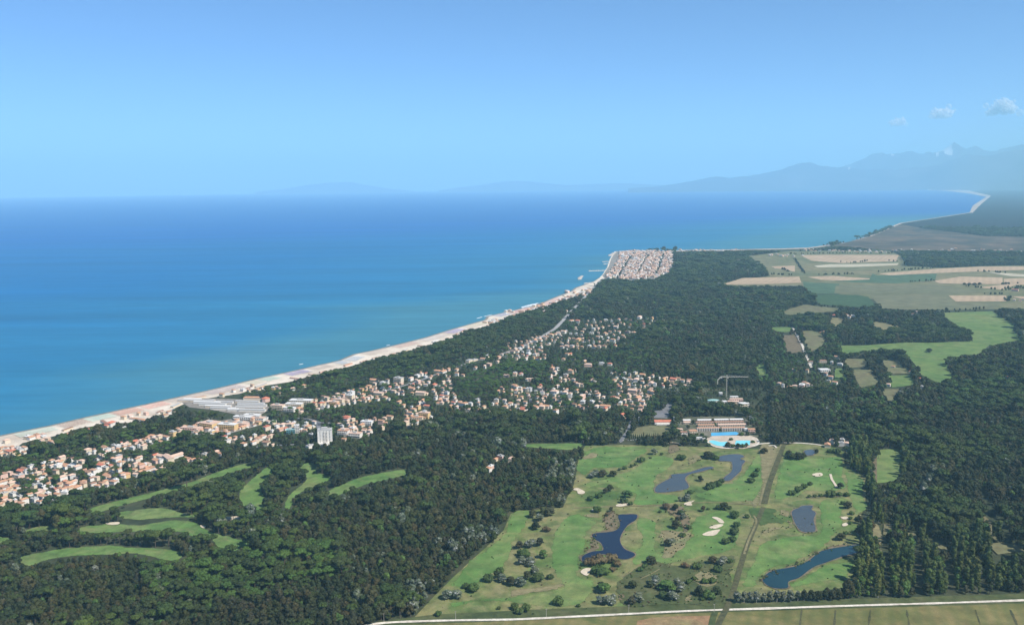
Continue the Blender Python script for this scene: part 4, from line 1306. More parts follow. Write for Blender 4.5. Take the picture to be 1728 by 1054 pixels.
V_('Q', 90, 745, 30, 770, 190, 730, 215, 715, 95, 800, 20, 830, 110, 850, 150, 870, 60, 910, 120, 930, 40, 880, 10, 880, 180, 770, 280, 695, 340, 740, 400, 660, 460, 630, 545, 640, 520, 680, 550, 620,
   630, 625, 690, 690, 730, 640, 640, 670, 500, 740, 370, 790, 450, 805, 350, 845, 300, 860, 560, 790, 640, 775, 670, 815, 700, 870, 630, 890, 745, 850, 540, 850, 590, 865, 580, 920, 370, 910, 350, 930,
   510, 940, 430, 930, 380, 970, 310, 985, 180, 960, 220, 1000, 190, 1020, 20, 1040, 780, 740, 815, 775, 820, 795, 830, 735, 900, 595, 870, 610, 905, 650, 940, 700, 900, 690, 875, 720, 950, 765, 990, 790,
   1010, 825, 1035, 815, 1110, 775, 1130, 770, 870, 855, 910, 850, 780, 540, 930, 525, 960, 535, 1050, 510, 1110, 485, 1160, 510, 1180, 520, 1280, 515, 1210, 465, 1350, 415, 1380, 440, 1420, 420, 1480, 430,
   1040, 620, 1070, 665, 1060, 600, 1240, 610, 1220, 635, 1210, 760, 1260, 680, 1250, 730, 1310, 720, 1290, 665, 1380, 595, 1390, 635, 1420, 635, 1320, 660, 1450, 690, 1380, 720)
V_('Q', 640, 850, 560, 900, 660, 880, roof='orange', wall='white', w=16)
V_('Q', 950, 315, 990, 310, roof='red', w=17)
V_('Q', 808, 370, roof='red', wall='white', h=9)
V_('Q', 1500, 620, 1450, 600, 1560, 590, roof='pale pink', w=30, shape='gabled')
V_('Q', 60, 540, 90, 560, 130, 545, 180, 550, 220, 520, 160, 515, 390, 400, 280, 430, 330, 410, 60, 460, 380, 455, 420, 450, 460, 465, 490, 475, 600, 400, 250, 425)
V_('Q', 1110, 335, 1280, 280, 1100, 250, 1160, 235, 1240, 215, 1300, 210, 1450, 195, 1470, 225, 1510, 210, 1550, 180)
V_('S', 20, 455, 70, 430, 110, 435, 150, 420, 260, 445, 300, 455, 330, 440, 420, 470, 530, 425, 560, 420, 590, 415, 480, 400, 640, 380, 690, 385, 650, 360, 700, 350)
V_('S', 430, 545, 490, 540, 560, 520, 565, 570, 690, 525, 730, 505, 780, 520, 800, 500, 650, 560, 760, 560)
V_('S', 765, 435, roof='red', shape='flat', w=15)
V_('S', 780, 370, 820, 385, 900, 405, 950, 380, 980, 405, 1090, 415, 1060, 440, 1160, 415, 880, 440, 1120, 425)
V_('S', 1130, 590, 1160, 580, 1260, 590, 1170, 500, 1150, 490, roof='pale grey')
V_('S', 1450, 350, roof='red', w=14, shape='hipped')
V_('S', 1420, 450, 1400, 460, 1520, 490, 1560, 480, 1600, 450, 1620, 385, 1660, 380, 1590, 400, 1650, 460, 1520, 430, 1480, 460, 1430, 525)
V_('S', 1180, 190, 1250, 170, 1280, 180, 1230, 230, 1250, 225, 1300, 210, 1330, 200, 1370, 190, 1340, 220, 1400, 200, 1380, 230, 1440, 180, 1450, 200, 1080, 275, 1040, 260, 1060, 290, wall='cream')
V_('S', 240, 660, 200, 690, 280, 655, 365, 650, 340, 640, 130, 700, 80, 700)
V_('S', 620, 95, 690, 95, 730, 90, 640, 70, 820, 85, 860, 85, 610, 110, 560, 100, 480, 110, 380, 150, 880, 130, 990, 95, 1080, 65)
V_('H', 345, 500, roof='orange', wall='cream', w=24, shape='gabled')
V_('H', 450, 495, 410, 515, 300, 540, 350, 550, 320, 570, 410, 560, 240, 570, 210, 580, 330, 600, 430, 640, 365, 650, 290, 640, 250, 625, 225, 660, 45, 610, 500, 590, 560, 585, 620, 555, 650, 560, 725, 450,
   690, 460, 900, 515, 945, 500, 940, 410, 1010, 450, 1060, 455, 1010, 410, 700, 510, 795, 475, 825, 580, 930, 600, 890, 620, 920, 650, 880, 660, 940, 665, 600, 470, 640, 490)
V_('H', 380, 605, 720, 605, wall='cream', w=23, roof='pale pink')
V_('H', 850, 420, 900, 425, roof='orange', w=20)
V_('H', 825, 535, roof='red', w=15)
V_('H', 550, 670, roof='orange', wall='cream', w=14)
V_('H', 740, 660, 740, 690, 770, 710, 700, 720, 660, 740, 600, 780, 690, 800, 650, 790, 610, 820, 600, 850, 720, 780, 630, 765)
V_('H', 125, 810, roof='red', w=14)
V_('H', 170, 815, 470, 800, 430, 800, 400, 840, 430, 850, 405, 885, 240, 860, 265, 900, 310, 905, 170, 900)
V_('H', 1060, 690, roof='orange', w=20, shape='ell')
V_('H', 1545, 735, 1690, 540, roof='red')
V_('H', 1230, 715, 1195, 745, 1330, 665, 1445, 685, 1400, 715, 1700, 715, 1180, 660, 1120, 690, 1010, 715, 960, 715, 1350, 590, 1475, 545, 1490, 590, 1560, 570, 1600, 575, 1690, 570, 1610, 490, 1580, 490,
   1480, 450, 1525, 445, 1700, 600, 1410, 460, 1220, 320, 1260, 300, 1350, 310, 1340, 350, 1240, 390, 1270, 370, 1160, 400, 1540, 230, 1500, 260, 1600, 240, 1590, 280, 1640, 290, 1690, 260)
V_('H', 1110, 345, 1150, 330, roof='pale grey', shape='flat', w=22)
V_('F', 350, 75, 300, 70, 400, 50, 440, 30, 490, 20, 540, 10, 560, 120, 520, 130, 600, 125, 740, 125, 780, 130, 820, 130, 860, 125, 890, 90, 930, 75, 700, 100, 690, 60, 760, 15, 810, 50, 870, 25, 1100, 15,
   1060, 5, 980, 10, 140, 150, 180, 145, 120, 170, 240, 140, 250, 180, 320, 190, 350, 130, 530, 230, 610, 230, 560, 195, 700, 250, 840, 265, 440, 305, 480, 310, 460, 340, 580, 320, 590, 330, 550, 360, 540, 400,
   140, 350, 190, 350, 260, 395, 160, 495, 180, 490, 260, 475, 240, 480, 340, 470, 360, 500, 480, 450, 380, 530, 640, 490, 690, 580, 760, 570, 690, 620, 720, 600, 660, 610, 620, 600, 800, 610, 870, 635, 960, 560,
   910, 490, 950, 350, 960, 380, 940, 400, 970, 440, 1000, 420, 1040, 400, 1110, 340, 1170, 355, 1100, 430, 1060, 450, 1110, 520, 1170, 580, 1160, 620, 1150, 650, 1230, 490, 1250, 500, 1270, 440, 1330, 430,
   1410, 410, 1540, 415, 1030, 570, 990, 590, 960, 590, 1020, 715, 100, 590, 60, 620, 530, 620, 150, 460, 760, 405, 780, 400, 650, 440, 680, 440, 810, 515, 800, 490, 1340, 400, 1250, 365)
V_('F', 650, 70, wall='ochre', w=24, roof='orange')
V_('F', 590, 190, 330, 230, 905, 270, roof='red')
V_('F', 730, 280, 690, 540, 1090, 490, roof='pale pink', wall='pink', w=20)
V_('F', 585, 530, 470, 665, wall='white', shape='flat', h=10)
V_('F', 940, 540, 1420, 390, 210, 630, 1010, 680, roof='red', w=15)
V_('F', 1130, 550, 870, 610, 380, 615, roof='orange', w=21, shape='gabled')
V_('F', 1570, 410, roof='brown', w=22, shape='gabled')
V_('F', 460, 495, 550, 500, 1120, 400, 1240, 430, roof='pale pink', wall='white', w=17)
V_('L', 450, 750, roof='orange', w=24)
V_('L', 500, 760, 650, 765, 750, 745, 870, 740, 930, 735, 1160, 730, 625, 800, 720, 810, 640, 830, 680, 825, 840, 810, 910, 790, 610, 860, 750, 870, 540, 850, 490, 870, 700, 890, 900, 880, 940, 850, 1000, 860,
   1060, 820, 1095, 820, 1200, 760, 400, 840, 370, 855, 300, 870, 260, 880, 210, 900, 160, 915, 130, 930)
V_('L', 1050, 725, roof='pale pink', w=24)
V_('T', 1020, 78, roof='red', w=20)
V_('T', 1140, 75, 1180, 65, 1210, 80, 1170, 95, shape='flat', wall='white')
V_('T', 630, 610, 490, 745, 525, 770, 590, 785, 640, 765, 730, 740, 770, 760, 820, 775, 990, 685, 970, 715, 760, 625, 900, 250, 925, 240, 940, 655, 1030, 745, 790, 540, 1045, 490, 1080, 555, 1000, 545)
V_('T', 710, 765, roof='white', shape='flat', w=19)
V_('K', 575, 518, 540, 535, shape='flat', wall='white', w=18)
V_('K', 1235, 370, roof='red', w=26)
V_('K', 1230, 435, 1270, 440, 1290, 430, 565, 182, 1130, 880, 1180, 895, 1180, 970, wall='white')
V_('V', 1240, 45, 1340, 30, 1380, 22, 1390, 70, 1330, 68, 1200, 80)
V_('C', 390, 125, 420, 120, 365, 170, 350, 185, 480, 130)
V_('P', 668, 185, 682, 240, 470, 88, 595, 125, 435, 225, wall='white', w=9)


# garden houses and annexes that fill the blocks between the villas
QUARTERS = [(zz('Q', 0, 740, 200, 680, 500, 610, 900, 590, 1250, 590, 1560, 570, 1400, 720, 1100, 800, 900, 880, 560, 960, 300, 1020, 0, 1050), 74), (zz('Q', 750, 540, 1100, 470, 1450, 390, 1560, 400, 1400, 470, 1100, 540, 800, 570), 26),
            (zz('Q', 0, 520, 130, 500, 280, 520, 220, 570, 0, 580), 14), (zz('S', 0, 420, 200, 390, 700, 330, 800, 350, 560, 440, 300, 480, 0, 480), 40), (zz('S', 740, 380, 1180, 380, 1180, 450, 760, 460), 14),
            (zz('S', 400, 500, 840, 490, 840, 570, 420, 580), 10), (zz('S', 1380, 380, 1700, 350, 1680, 490, 1400, 500), 18), (zz('S', 1150, 220, 1300, 150, 1700, 60, 1728, 180, 1480, 220, 1200, 260), 42),
            (zz('H', 180, 560, 480, 480, 700, 430, 900, 400, 1000, 440, 960, 560, 700, 620, 300, 680, 180, 680), 46), (zz('H', 580, 700, 790, 660, 800, 800, 620, 870), 18), (zz('H', 800, 560, 1000, 600, 1000, 680, 850, 680), 16),
            (zz('H', 1000, 640, 1300, 650, 1560, 660, 1720, 560, 1720, 740, 1400, 750, 1000, 740), 26), (zz('H', 1300, 320, 1500, 230, 1720, 130, 1720, 320, 1500, 330), 30), (zz('F', 0, 440, 400, 440, 760, 480, 900, 560, 760, 640, 500, 620, 100, 640, 0, 600), 46),
            (zz('F', 400, 280, 640, 300, 640, 420, 420, 400), 14), (zz('F', 900, 330, 1150, 330, 1280, 420, 1200, 640, 1120, 670, 980, 560), 46), (zz('F', 1180, 380, 1600, 380, 1600, 430, 1300, 460), 14), (zz('F', 500, 60, 950, 50, 950, 130, 520, 150), 34),
            (zz('F', 80, 100, 500, 0, 520, 60, 350, 150, 100, 190), 34), (zz('L', 440, 740, 1200, 720, 1060, 860, 760, 980, 400, 960), 40)]
for poly_, n_ in QUARTERS:
    a_ = np.array(poly_)
    n_ = int(n_ * 0.85)
    tries = 0
    while n_ > 0 and tries < 4000:
        tries += 1
        q_ = RNG.uniform(a_.min(0), a_.max(0))
        if not inside(q_[:1], q_[1:], a_)[0]: continue
        if any(abs(q_[0] - o_['px']) < 6.5 and abs(q_[1] - o_['py']) < 3.4 for o_ in VILLAS): continue
        VILLAS.append(dict(px=float(q_[0]), py=float(q_[1]), roof=None, wall=None, w=float(RNG.uniform(6.0, 9.5)), shape=None, h=float(RNG.choice([3.4, 4.6, 6.0])), rot=None))
        n_ -= 1


def cluster_of(px, py):
    if px > 1560 and py < 520: return 'farm', 'at the farm on the right edge'
    if px > 1400 and py < 560: return 'copse', 'by the dark copse'
    if px > 1230 and py < 660: return 'lane', 'near the white track'
    if px > 1380: return 'golfclub', 'by the golf clubhouse' if py > 700 else 'by the avenue paddocks'
    if 820 < px < 880 and py > 760: return 'hidden', 'alone in the wood by the golf course'
    if py < 600 and px > 850: return 'upper', 'in the quarter below the coast road'
    if px > 1020: return 'east', 'in the quarter by the car park'
    if px > 880: return 'middle', 'in quarter right of the green pines'
    if px > 700 and py < 640: return 'pinewood', 'between green pines and coastal wood'
    if px > 660 and py > 668: return 'terrace', 'along the top of the dark wood'
    if px > 640: return 'centre', 'in quarter left of the green pines'
    if px > 560 and py > 690: return 'tower', 'right of the tower block'
    if px > 520: return 'hill', 'beside the coastal wood'
    if px > 420 and py > 690: return 'towerleft', 'left of the tower block'
    if px > 370 and py < 690: return 'sheds', 'near the long white sheds'
    if py < 722 and px < 420: return 'beachside', 'near the beach'
    if py < 765 and px < 110: return 'beachside', 'near the beach'
    if px > 210 and py < 752: return 'street', 'along the shopping street'
    if px > 190: return 'fairway', 'above the long thin fairway'
    if px > 100: return 'westmid', 'in the middle of the left villas'
    return 'west', 'at the left end of the villas'


for k, v in enumerate(VILLAS):
    d_ = depth_of(v['px'], v['py'])
    v['depth'] = d_
    rr = RNG.random()
    v['roof'] = v['roof'] or RNG.choice(['orange', 'orange', 'pale pink', 'rust', 'brown', 'red', 'pale grey', 'white'], p=[.20, .06, .28, .14, .07, .04, .11, .10])
    v['wall'] = v['wall'] or RNG.choice(['white', 'cream', 'beige', 'ochre', 'pink', 'grey'], p=[.38, .28, .16, .04, .09, .05])
    v['shape'] = v['shape'] or ('flat' if v['roof'] in ('pale grey', 'white') else RNG.choice(['hipped', 'gabled', 'ell'], p=[.45, .33, .22]))
    v['w'] = v['w'] or float(RNG.uniform(8.5, 13.0)) * (1.0 if d_ < 2300 else 1.12)
    v['d'] = v['w'] * float(RNG.uniform(0.58, 0.85))
    if v['w'] > 18: v['d'] = float(RNG.uniform(10, 13))
    v['h'] = v['h'] or float(RNG.choice([4.0, 5.6, 6.6, 8.0], p=[.2, .35, .3, .15]))
    v['rot'] = v['rot'] if v['rot'] is not None else ANG + float(RNG.choice([0.0, math.pi / 2])) + float(RNG.normal(0, 0.12))
    v['c'], v['place'] = cluster_of(v['px'], v['py'])

order = sorted(range(len(VILLAS)), key=lambda i: -VILLAS[i]['w'] / VILLAS[i]['depth'])
big = set(order[:300])
looks = {}
for i in big:
    v = VILLAS[i]
    looks.setdefault((v['c'], v['wall'], v['roof'], v['shape']), []).append(i)
SHN = {'hipped': 'hipped', 'gabled': 'gabled', 'ell': 'L-shaped', 'flat': 'flat'}
far_parts = {}


def add_far(mat, mb, x, y, rot):
    L = far_parts.setdefault(mat, ([], []))
    c, s = math.cos(rot), math.sin(rot)
    n = len(L[0])
    z0 = float(drop(x, y))
    L[0].extend([(x + p[0] * c - p[1] * s, y + p[0] * s + p[1] * c, p[2] + z0) for p in mb.v])
    L[1].extend([tuple(k + n for k in f) for f in mb.f])


for i, v in enumerate(VILLAS):
    g, _ = claim(v['px'], v['py'], v['w'], v['h'])
    a, r = villa_mesh(v['w'], v['d'], v['h'], v['shape'], v['wall'], v['roof'])
    if i in big:
        same = sorted(looks[(v['c'], v['wall'], v['roof'], v['shape'])], key=lambda q: VILLAS[q]['px'])
        o_ = ordinal(same.index(i) + 1, len(same))
        lab = f"{v['wall']} villa, {v['roof']} {SHN[v['shape']]} roof{', ' + o_ if o_ else ''} {v['place']}"
        e = empty('villa', (g[0], g[1], 0.6), v['rot'])
        tag(e, lab, 'house', 'villas among the trees')
        a.build('wall', WALLS[v['wall']], e)
        r.build('roof', ROOFS[v['roof']], e)
    else:
        add_far(WALLS[v['wall']], a, g[0], g[1], v['rot'])
        add_far(ROOFS[v['roof']], r, g[0], g[1], v['rot'])


def slab_block(name, px, py, w, d, h, rot, wall, label, floors=4, cols=6, roofmat=None, cat='building', tank=True):
    """flat roofed block with balcony bands and windows on the two sides the camera sees"""
    g, dep = claim(px, py, w, h)
    e = empty(name, (g[0], g[1], 0.6), rot)
    tag(e, label, cat)
    MB().box(-w / 2, w / 2, -d / 2, d / 2, -0.3, h).build('wall', WALLS[wall] if isinstance(wall, str) else wall, e)
    rf = MB().box(-w / 2 - 0.25, w / 2 + 0.25, -d / 2 - 0.25, d / 2 + 0.25, h + 0.01, h + 0.7).build('roof', roofmat or ROOFS['white'], e)
    if tank:
        MB().box(-w * 0.18, w * 0.12, -d * 0.2, d * 0.2, h + 0.72, h + 3.0).build('stair_head', M_CONCRETE, rf)
    fh = h / floors
    cw = w / cols
    win = MB().box(-cw * 0.3, cw * 0.3, -0.06, 0.06, 0, fh * 0.5)
    me = None
    for f in range(floors):
        for c in range(cols):
            if me is None:
                o = win.build('window', M_WINDOW, e)
                me = o.data
            else:
                o = bpy.data.objects.new('window', me)
                COL.objects.link(o)
                o.parent = e
            o.location = (-w / 2 + cw * (c + 0.5), -d / 2 - 0.02, fh * f + fh * 0.28)
        if f:
            MB().box(-w / 2 + 0.4, w / 2 - 0.4, -d / 2 - 1.2, -d / 2 - 0.01, fh * f - 0.12, fh * f + 0.75).build('balcony', WALLS[wall] if isinstance(wall, str) else wall, e)
    return e


# the white tower block
g, dep = claim(549, 748, 30, 30)
tw = empty('tower_block', (g[0], g[1], 0.6), math.radians(7))
tag(tw, 'tall white tower block rising alone above the trees', 'building')
WT, DT, HT = 27.0, 15.0, 28.0
MB().box(-WT / 2, WT / 2, -DT / 2, DT / 2, -0.3, HT).build('wall', WALLS['white'], tw)
rf = MB().box(-WT / 2 - 0.3, WT / 2 + 0.3, -DT / 2 - 0.3, DT / 2 + 0.3, HT + 0.01, HT + 0.9).build('roof', ROOFS['pale grey'], tw)
MB().box(-6.5, 5.0, -3.5, 4.0, HT + 0.92, HT + 4.2).build('stair_head', M_CONCRETE, rf)
MB().box(7.0, 10.0, -2.0, 2.0, HT + 0.92, HT + 2.8).build('water_tank', M_CONCRETE, rf)
MB().box(-WT / 2 - 3, WT / 2 + 4, -DT / 2 - 6, -DT / 2 - 0.02, -0.3, 4.0).build('podium', WALLS['white'], tw)
wm = None
for f in range(8):
    zf = 4.6 + f * 2.85
    for xw, ww in ((-8.6, 1.3), (-1.6, 2.4), (3.6, 2.4), (9.4, 1.6)):
        wb = MB().box(-ww / 2, ww / 2, -0.08, 0.1, 0.0, 1.45)
        wo_ = wb.build('window', M_WINDOW, tw)
        wo_.location = (xw, -DT / 2 - 0.03, zf)
        if ww > 2:
            MB().box(-ww / 2 - 0.3, ww / 2 + 0.3, -1.0, -0.1, -1.0, 0.15).build('balcony', WALLS['white'], wo_)
    for yw in (-3.5, 2.5):
        wo_ = MB().box(-0.08, 0.08, -0.7, 0.7, 0, 1.5).build('window', M_WINDOW, tw)
        wo_.location = (WT / 2 + 0.03, yw, zf)

# apartment houses, hotels and other larger buildings of the seaside resort
slab_block('apartment_block', *zz('S', 1490, 165)[0], 13, 11, 17, ANG - 1.5, 'white', 'narrow white apartment block beside the coastal wood', 5, 3)
slab_block('apartment_block', *zz('H', 150, 648)[0], 16, 12, 13, ANG - 1.45, 'cream', 'cream apartment block at the end of the shopping street', 4, 4)
slab_block('apartment_block', *zz('H', 540, 503)[0], 22, 14, 12, ANG - 1.5, 'beige', 'beige block with flat roof beside the coastal wood', 4, 5, ROOFS['pale grey'])
slab_block('hotel', *zz('S', 860, 268)[0], 30, 14, 13, ANG - 1.35, 'cream', 'long cream hotel right of the white sheds', 4, 8, ROOFS['pale pink'])
slab_block('hotel', *zz('S', 1000, 240)[0], 38, 16, 9, ANG - 1.2, 'cream', 'wide cream hall with pale roof right of the cream hotel', 3, 8, ROOFS['white'])
slab_block('hotel', *zz('S', 1060, 205)[0], 52, 18, 8, ANG - 1.2, 'cream', 'longest cream building along the coastal wood', 2, 10, ROOFS['white'])
slab_block('hotel', *zz('S', 960, 275)[0], 26, 12, 9, ANG - 1.3, 'white', 'white block in front of the wide cream hall', 3, 6)
slab_block('hotel', *zz('S', 280, 420)[0], 34, 26, 13, ANG - 1.5, 'ochre', 'large ochre hotel on the shopping street', 4, 7, ROOFS['pale pink'])
slab_block('hotel', *zz('S', 430, 430)[0], 40, 16, 12, ANG - 1.3, 'ochre', 'long ochre block right of the large ochre hotel', 4, 8, ROOFS['white'])
slab_block('hotel', *zz('S', 215, 415)[0], 24, 14, 10, ANG - 1.5, 'cream', 'cream block left of the large ochre hotel', 3, 5, ROOFS['pale pink'])
slab_block('hotel', *zz('S', 120, 440)[0], 44, 14, 7, ANG - 1.3, 'pink', 'long pink block at the left end of the shopping street', 2, 8, ROOFS['pale pink'])
slab_block('hotel', *zz('Q', 1540, 410)[0], 12, 9, 12, ANG - 1.5, 'ochre', 'small ochre block left of the shopping street', 4, 3, ROOFS['pale grey'])
slab_block('shop_block', *zz('S', 560, 345)[0], 40, 13, 7, ANG - 1.3, 'white', 'white shop block with pale roof below the sheds', 2, 8)
slab_block('shop_block', *zz('S', 640, 330)[0], 36, 13, 7, ANG - 1.3, 'beige', 'beige shop block below the sheds', 2, 7)
slab_block('shop_block', *zz('S', 540, 400)[0], 34, 13, 6, ANG - 1.3, 'pink', 'pink shop block in the shopping street', 2, 7, ROOFS['pale pink'])
slab_block('shop_block', *zz('S', 690, 355)[0], 30, 12, 7, ANG - 1.3, 'white', 'white shop block at the right end of the shopping street', 2, 6, ROOFS['pale pink'])
slab_block('teal_house', *zz('S', 970, 460)[0], 17, 13, 8, 0.2, M_TEALWALL, 'teal building among the villas left of the tower block', 2, 4, M_TURQ)
slab_block('apartment_block', *zz('S', 1022, 455)[0], 10, 10, 15, 0.2, 'white', 'slim white block beside the teal building', 5, 3)
slab_block('apartment_block', *zz('H', 750, 790)[0], 22, 13, 12, ANG - 1.4, 'ochre', 'ochre apartment block at the edge of the dark wood', 4, 5, ROOFS['pale pink'])
slab_block('apartment_block', *zz('H', 690, 815)[0], 24, 12, 9, ANG - 1.2, 'cream', 'cream apartment block left of the ochre one', 3, 6, ROOFS['orange'])
slab_block('apartment_block', *zz('H', 60, 672)[0], 22, 13, 10, ANG - 1.4, 'cream', 'cream block with balconies on the upper street', 3, 6, ROOFS['pale pink'])
slab_block('apartment_block', *zz('H', 20, 690)[0], 20, 12, 9, ANG - 1.4, 'ochre', 'ochre block with balconies on the upper street', 3, 5, ROOFS['pale pink'])
slab_block('apartment_block', *zz('H', 95, 925)[0], 22, 12, 9, ANG - 1.3, 'white', 'white red-roofed block right of the tower block', 3, 5, ROOFS['orange'])
slab_block('apartment_block', *zz('H', 190, 945)[0], 24, 12, 8, ANG - 1.3, 'white', 'white block with pink roof right of the tower block', 2, 6, ROOFS['pale pink'])
slab_block('apartment_block', *zz('H', 285, 850)[0], 24, 12, 9, ANG - 1.3, 'white', 'white flat block behind the villas right of the tower', 3, 6)
slab_block('white_shed', *zz('T', 925, 612)[0], 26, 20, 5, 0.05, 'white', 'broad white farm shed near the white track', 1, 5, ROOFS['white'], 'shed', False)
slab_block('farm_shed', *zz('T', 905, 525)[0], 22, 12, 5, 0.05, 'beige', 'brownish farm shed behind the broad white shed', 1, 4, ROOFS['brown'], 'shed', False)

# long white sheds behind the beach
for k, (x, y, w, dd, rm, nm) in enumerate([
        (215, 192, 58, 9, 'white', 'long white shed, topmost of the left row'), (255, 206, 64, 9, 'white', 'long white shed, second of the left row'), (300, 222, 62, 9, 'pale grey', 'long white shed, third of the left row'),
        (350, 240, 60, 9, 'white', 'long white shed, fourth of the left row'), (390, 257, 56, 9, 'white', 'long white shed, lowest of the left row'), (400, 205, 42, 8, 'pale grey', 'short white shed above the middle of the long sheds'),
        (600, 200, 56, 9, 'white', 'long white shed, topmost of the right row'), (630, 217, 62, 9, 'pale grey', 'long white shed, second of the right row'), (640, 233, 66, 9, 'white', 'long white shed, third of the right row'),
        (620, 252, 66, 9, 'pale grey', 'long white shed, fourth of the right row'), (640, 272, 60, 10, 'white', 'long white shed, lowest of the right row'), (130, 180, 40, 9, 'white', 'short white shed next to the beach'),
        (70, 190, 34, 9, 'pale grey', 'shortest white shed, closest to the beach'), (500, 268, 36, 9, 'white', 'white shed between both rows')]):
    px, py = zz('S', x, y)[0]
    g, dep = claim(px, py, w, 5)
    e = empty('long_shed', (g[0], g[1], 0.6), -0.10 + RNG.normal(0, 0.03))
    tag(e, nm.replace('white', 'pale'), 'shed', 'long sheds behind the beach')
    MB().box(-w / 2, w / 2, -dd / 2, dd / 2, -0.3, 4.2).build('wall', WALLS['white' if k % 3 else 'beige'], e)
    MB().hip(w, dd, 4.2, 1.6, 0.5, True).build('roof', ROOFS[rm if k % 2 else 'pale grey'], e)
g, dep = claim(*zz('S', 755, 190)[0], 22, 12)
e = empty('rotunda', (g[0], g[1], 0.6), 0.2)
tag(e, 'red roofed eight sided hall above the long white sheds', 'building')
mb, mr_ = MB(), MB()
mb.bar((0, 0, -0.3), (0, 0, 8), 9.5, 8)
mr_.bar((0, 0, 8.02), (0, 0, 11.5), 10.2, 8, 1.5)
mb.build('wall', WALLS['pink'], e)
mr_.build('roof', ROOFS['red'], e)
g, dep = claim(*zz('S', 640, 172)[0], 40, 6)
e = empty('beach_hall', (g[0], g[1], 0.6), -0.05)
tag(e, 'long orange roofed hall left of the red rotunda', 'building')
MB().box(-20, 20, -5, 5, -0.3, 5).build('wall', WALLS['beige'], e)
MB().hip(40, 10, 5, 2.4, 0.6, False).build('roof', ROOFS['orange'], e)

# the red roofed hall, turquoise roof and holiday resort
g, dep = claim(*zz('X', 112, 712)[0], 36, 8)
e = empty('sports_hall', (g[0], g[1], 0.6), 0.0)
tag(e, 'red roofed hall between car park and football pitch', 'building')
MB().box(-17, 17, -6, 6, -0.3, 5).build('wall', WALLS['white'], e)
rf = MB().hip(16.2, 12, 5, 3.6, 0.6, True, -8.9).build('roof', ROOFS['red'], e)
MB().hip(16.2, 12, 5, 3.3, 0.6, True, 8.9).build('roof', ROOFS['red'], e)
MB().box(-14, 12, -10, -6.02, -0.3, 2.4).build('stand', WALLS['white'], e)
g, dep = claim(*zz('X', 640, 485)[0], 36, 6)
e = empty('canopy_hall', (g[0], g[1], 0.6), 0.05)
tag(e, 'lens shaped turquoise roof left of the crane', 'building')
mb, mr_ = MB(), MB()
ringn = 20
lens = [(17 * math.cos(2 * math.pi * k / ringn) * (1 - 0.0), 7 * math.sin(2 * math.pi * k / ringn)) for k in range(ringn)]
mb.add([(x * 0.93, y * 0.9, -0.3) for x, y in lens] + [(x * 0.93, y * 0.9, 4.2) for x, y in lens], [(k, (k + 1) % ringn, ringn + (k + 1) % ringn, ringn + k) for k in range(ringn)])
mr_.add([(x, y, 4.2) for x, y in lens] + [(x * 0.5, y * 0.5, 6.0) for x, y in lens] + [(0, 0, 6.4)],
        [(k, (k + 1) % ringn, ringn + (k + 1) % ringn, ringn + k) for k in range(ringn)] + [(ringn + k, ringn + (k + 1) % ringn, 2 * ringn) for k in range(ringn)] + [tuple(range(ringn - 1, -1, -1))])
mb.build('wall', WALLS['white'], e)
mr_.build('roof', M_TURQ, e)
for (x, y, w, d, h, wl, rm, nm) in [
        (850, 515, 24, 10, 8, 'cream', 'pale pink', 'cream wing left of the building site below the crane'), (950, 540, 16, 14, 9, 'cream', 'white', 'cream block right below the crane'),
        (760, 510, 10, 10, 7, 'white', 'white', 'white corner block next to the turquoise roof'), (880, 480, 30, 8, 6, 'pink', 'pale pink', 'long pink wing directly below the crane'),
        (860, 445, 18, 6, 4, 'white', 'white', 'low white hut behind the pink wing'), (720, 415, 8, 8, 6, 'white', 'white', 'small white hut left of the crane mast'), (995, 530, 8, 8, 7, 'white', 'white', 'white stair block right of the cream block')]:
    slab_block('resort_block', *zz('X', x, y)[0], w, d, h, 0.0 + RNG.normal(0, 0.05), wl, nm, 2, max(3, int(w / 5)), ROOFS[rm], 'building', False)


def resort_wing(x0, x1, y, roof, label, h=3.6, d=9.0, piers=0, wall='beige'):
    (px, py), (qx, _) = zz('X', (x0 + x1) / 2, y, x1, y)
    dep = depth_of(px, py)
    w = (qx - px) * 2 * dep / FPX
    g, _ = claim(px, py, w, h)
    e = empty('resort_wing', (g[0], g[1], 0.6), 0.02)
    tag(e, label, 'building', 'rows of resort rooms behind the pools')
    MB().box(-w / 2, w / 2, -d / 2, d / 2, -0.3, h).build('wall', WALLS[wall], e)
    MB().hip(w, d, h, 1.5, 0.5, True).build('roof', ROOFS[roof], e)
    n = max(3, int(w / 3.4))
    for k in range(n):
        xw = -w / 2 + w * (k + 0.5) / n
        if piers:
            o = MB().box(-0.5, 0.5, -d / 2 - 2.2, -d / 2 - 0.01, -0.3, h + 0.6).build('pier', WALLS['white'], e)
            o.location = (xw - w / n / 2, 0, 0)
        o = MB().box(-0.9, 0.9, -d / 2 - 0.05, -d / 2 + 0.05, 0.2, h - 0.8).build('window', M_WINDOW, e)
        o.location = (xw, 0, 0)
    return e


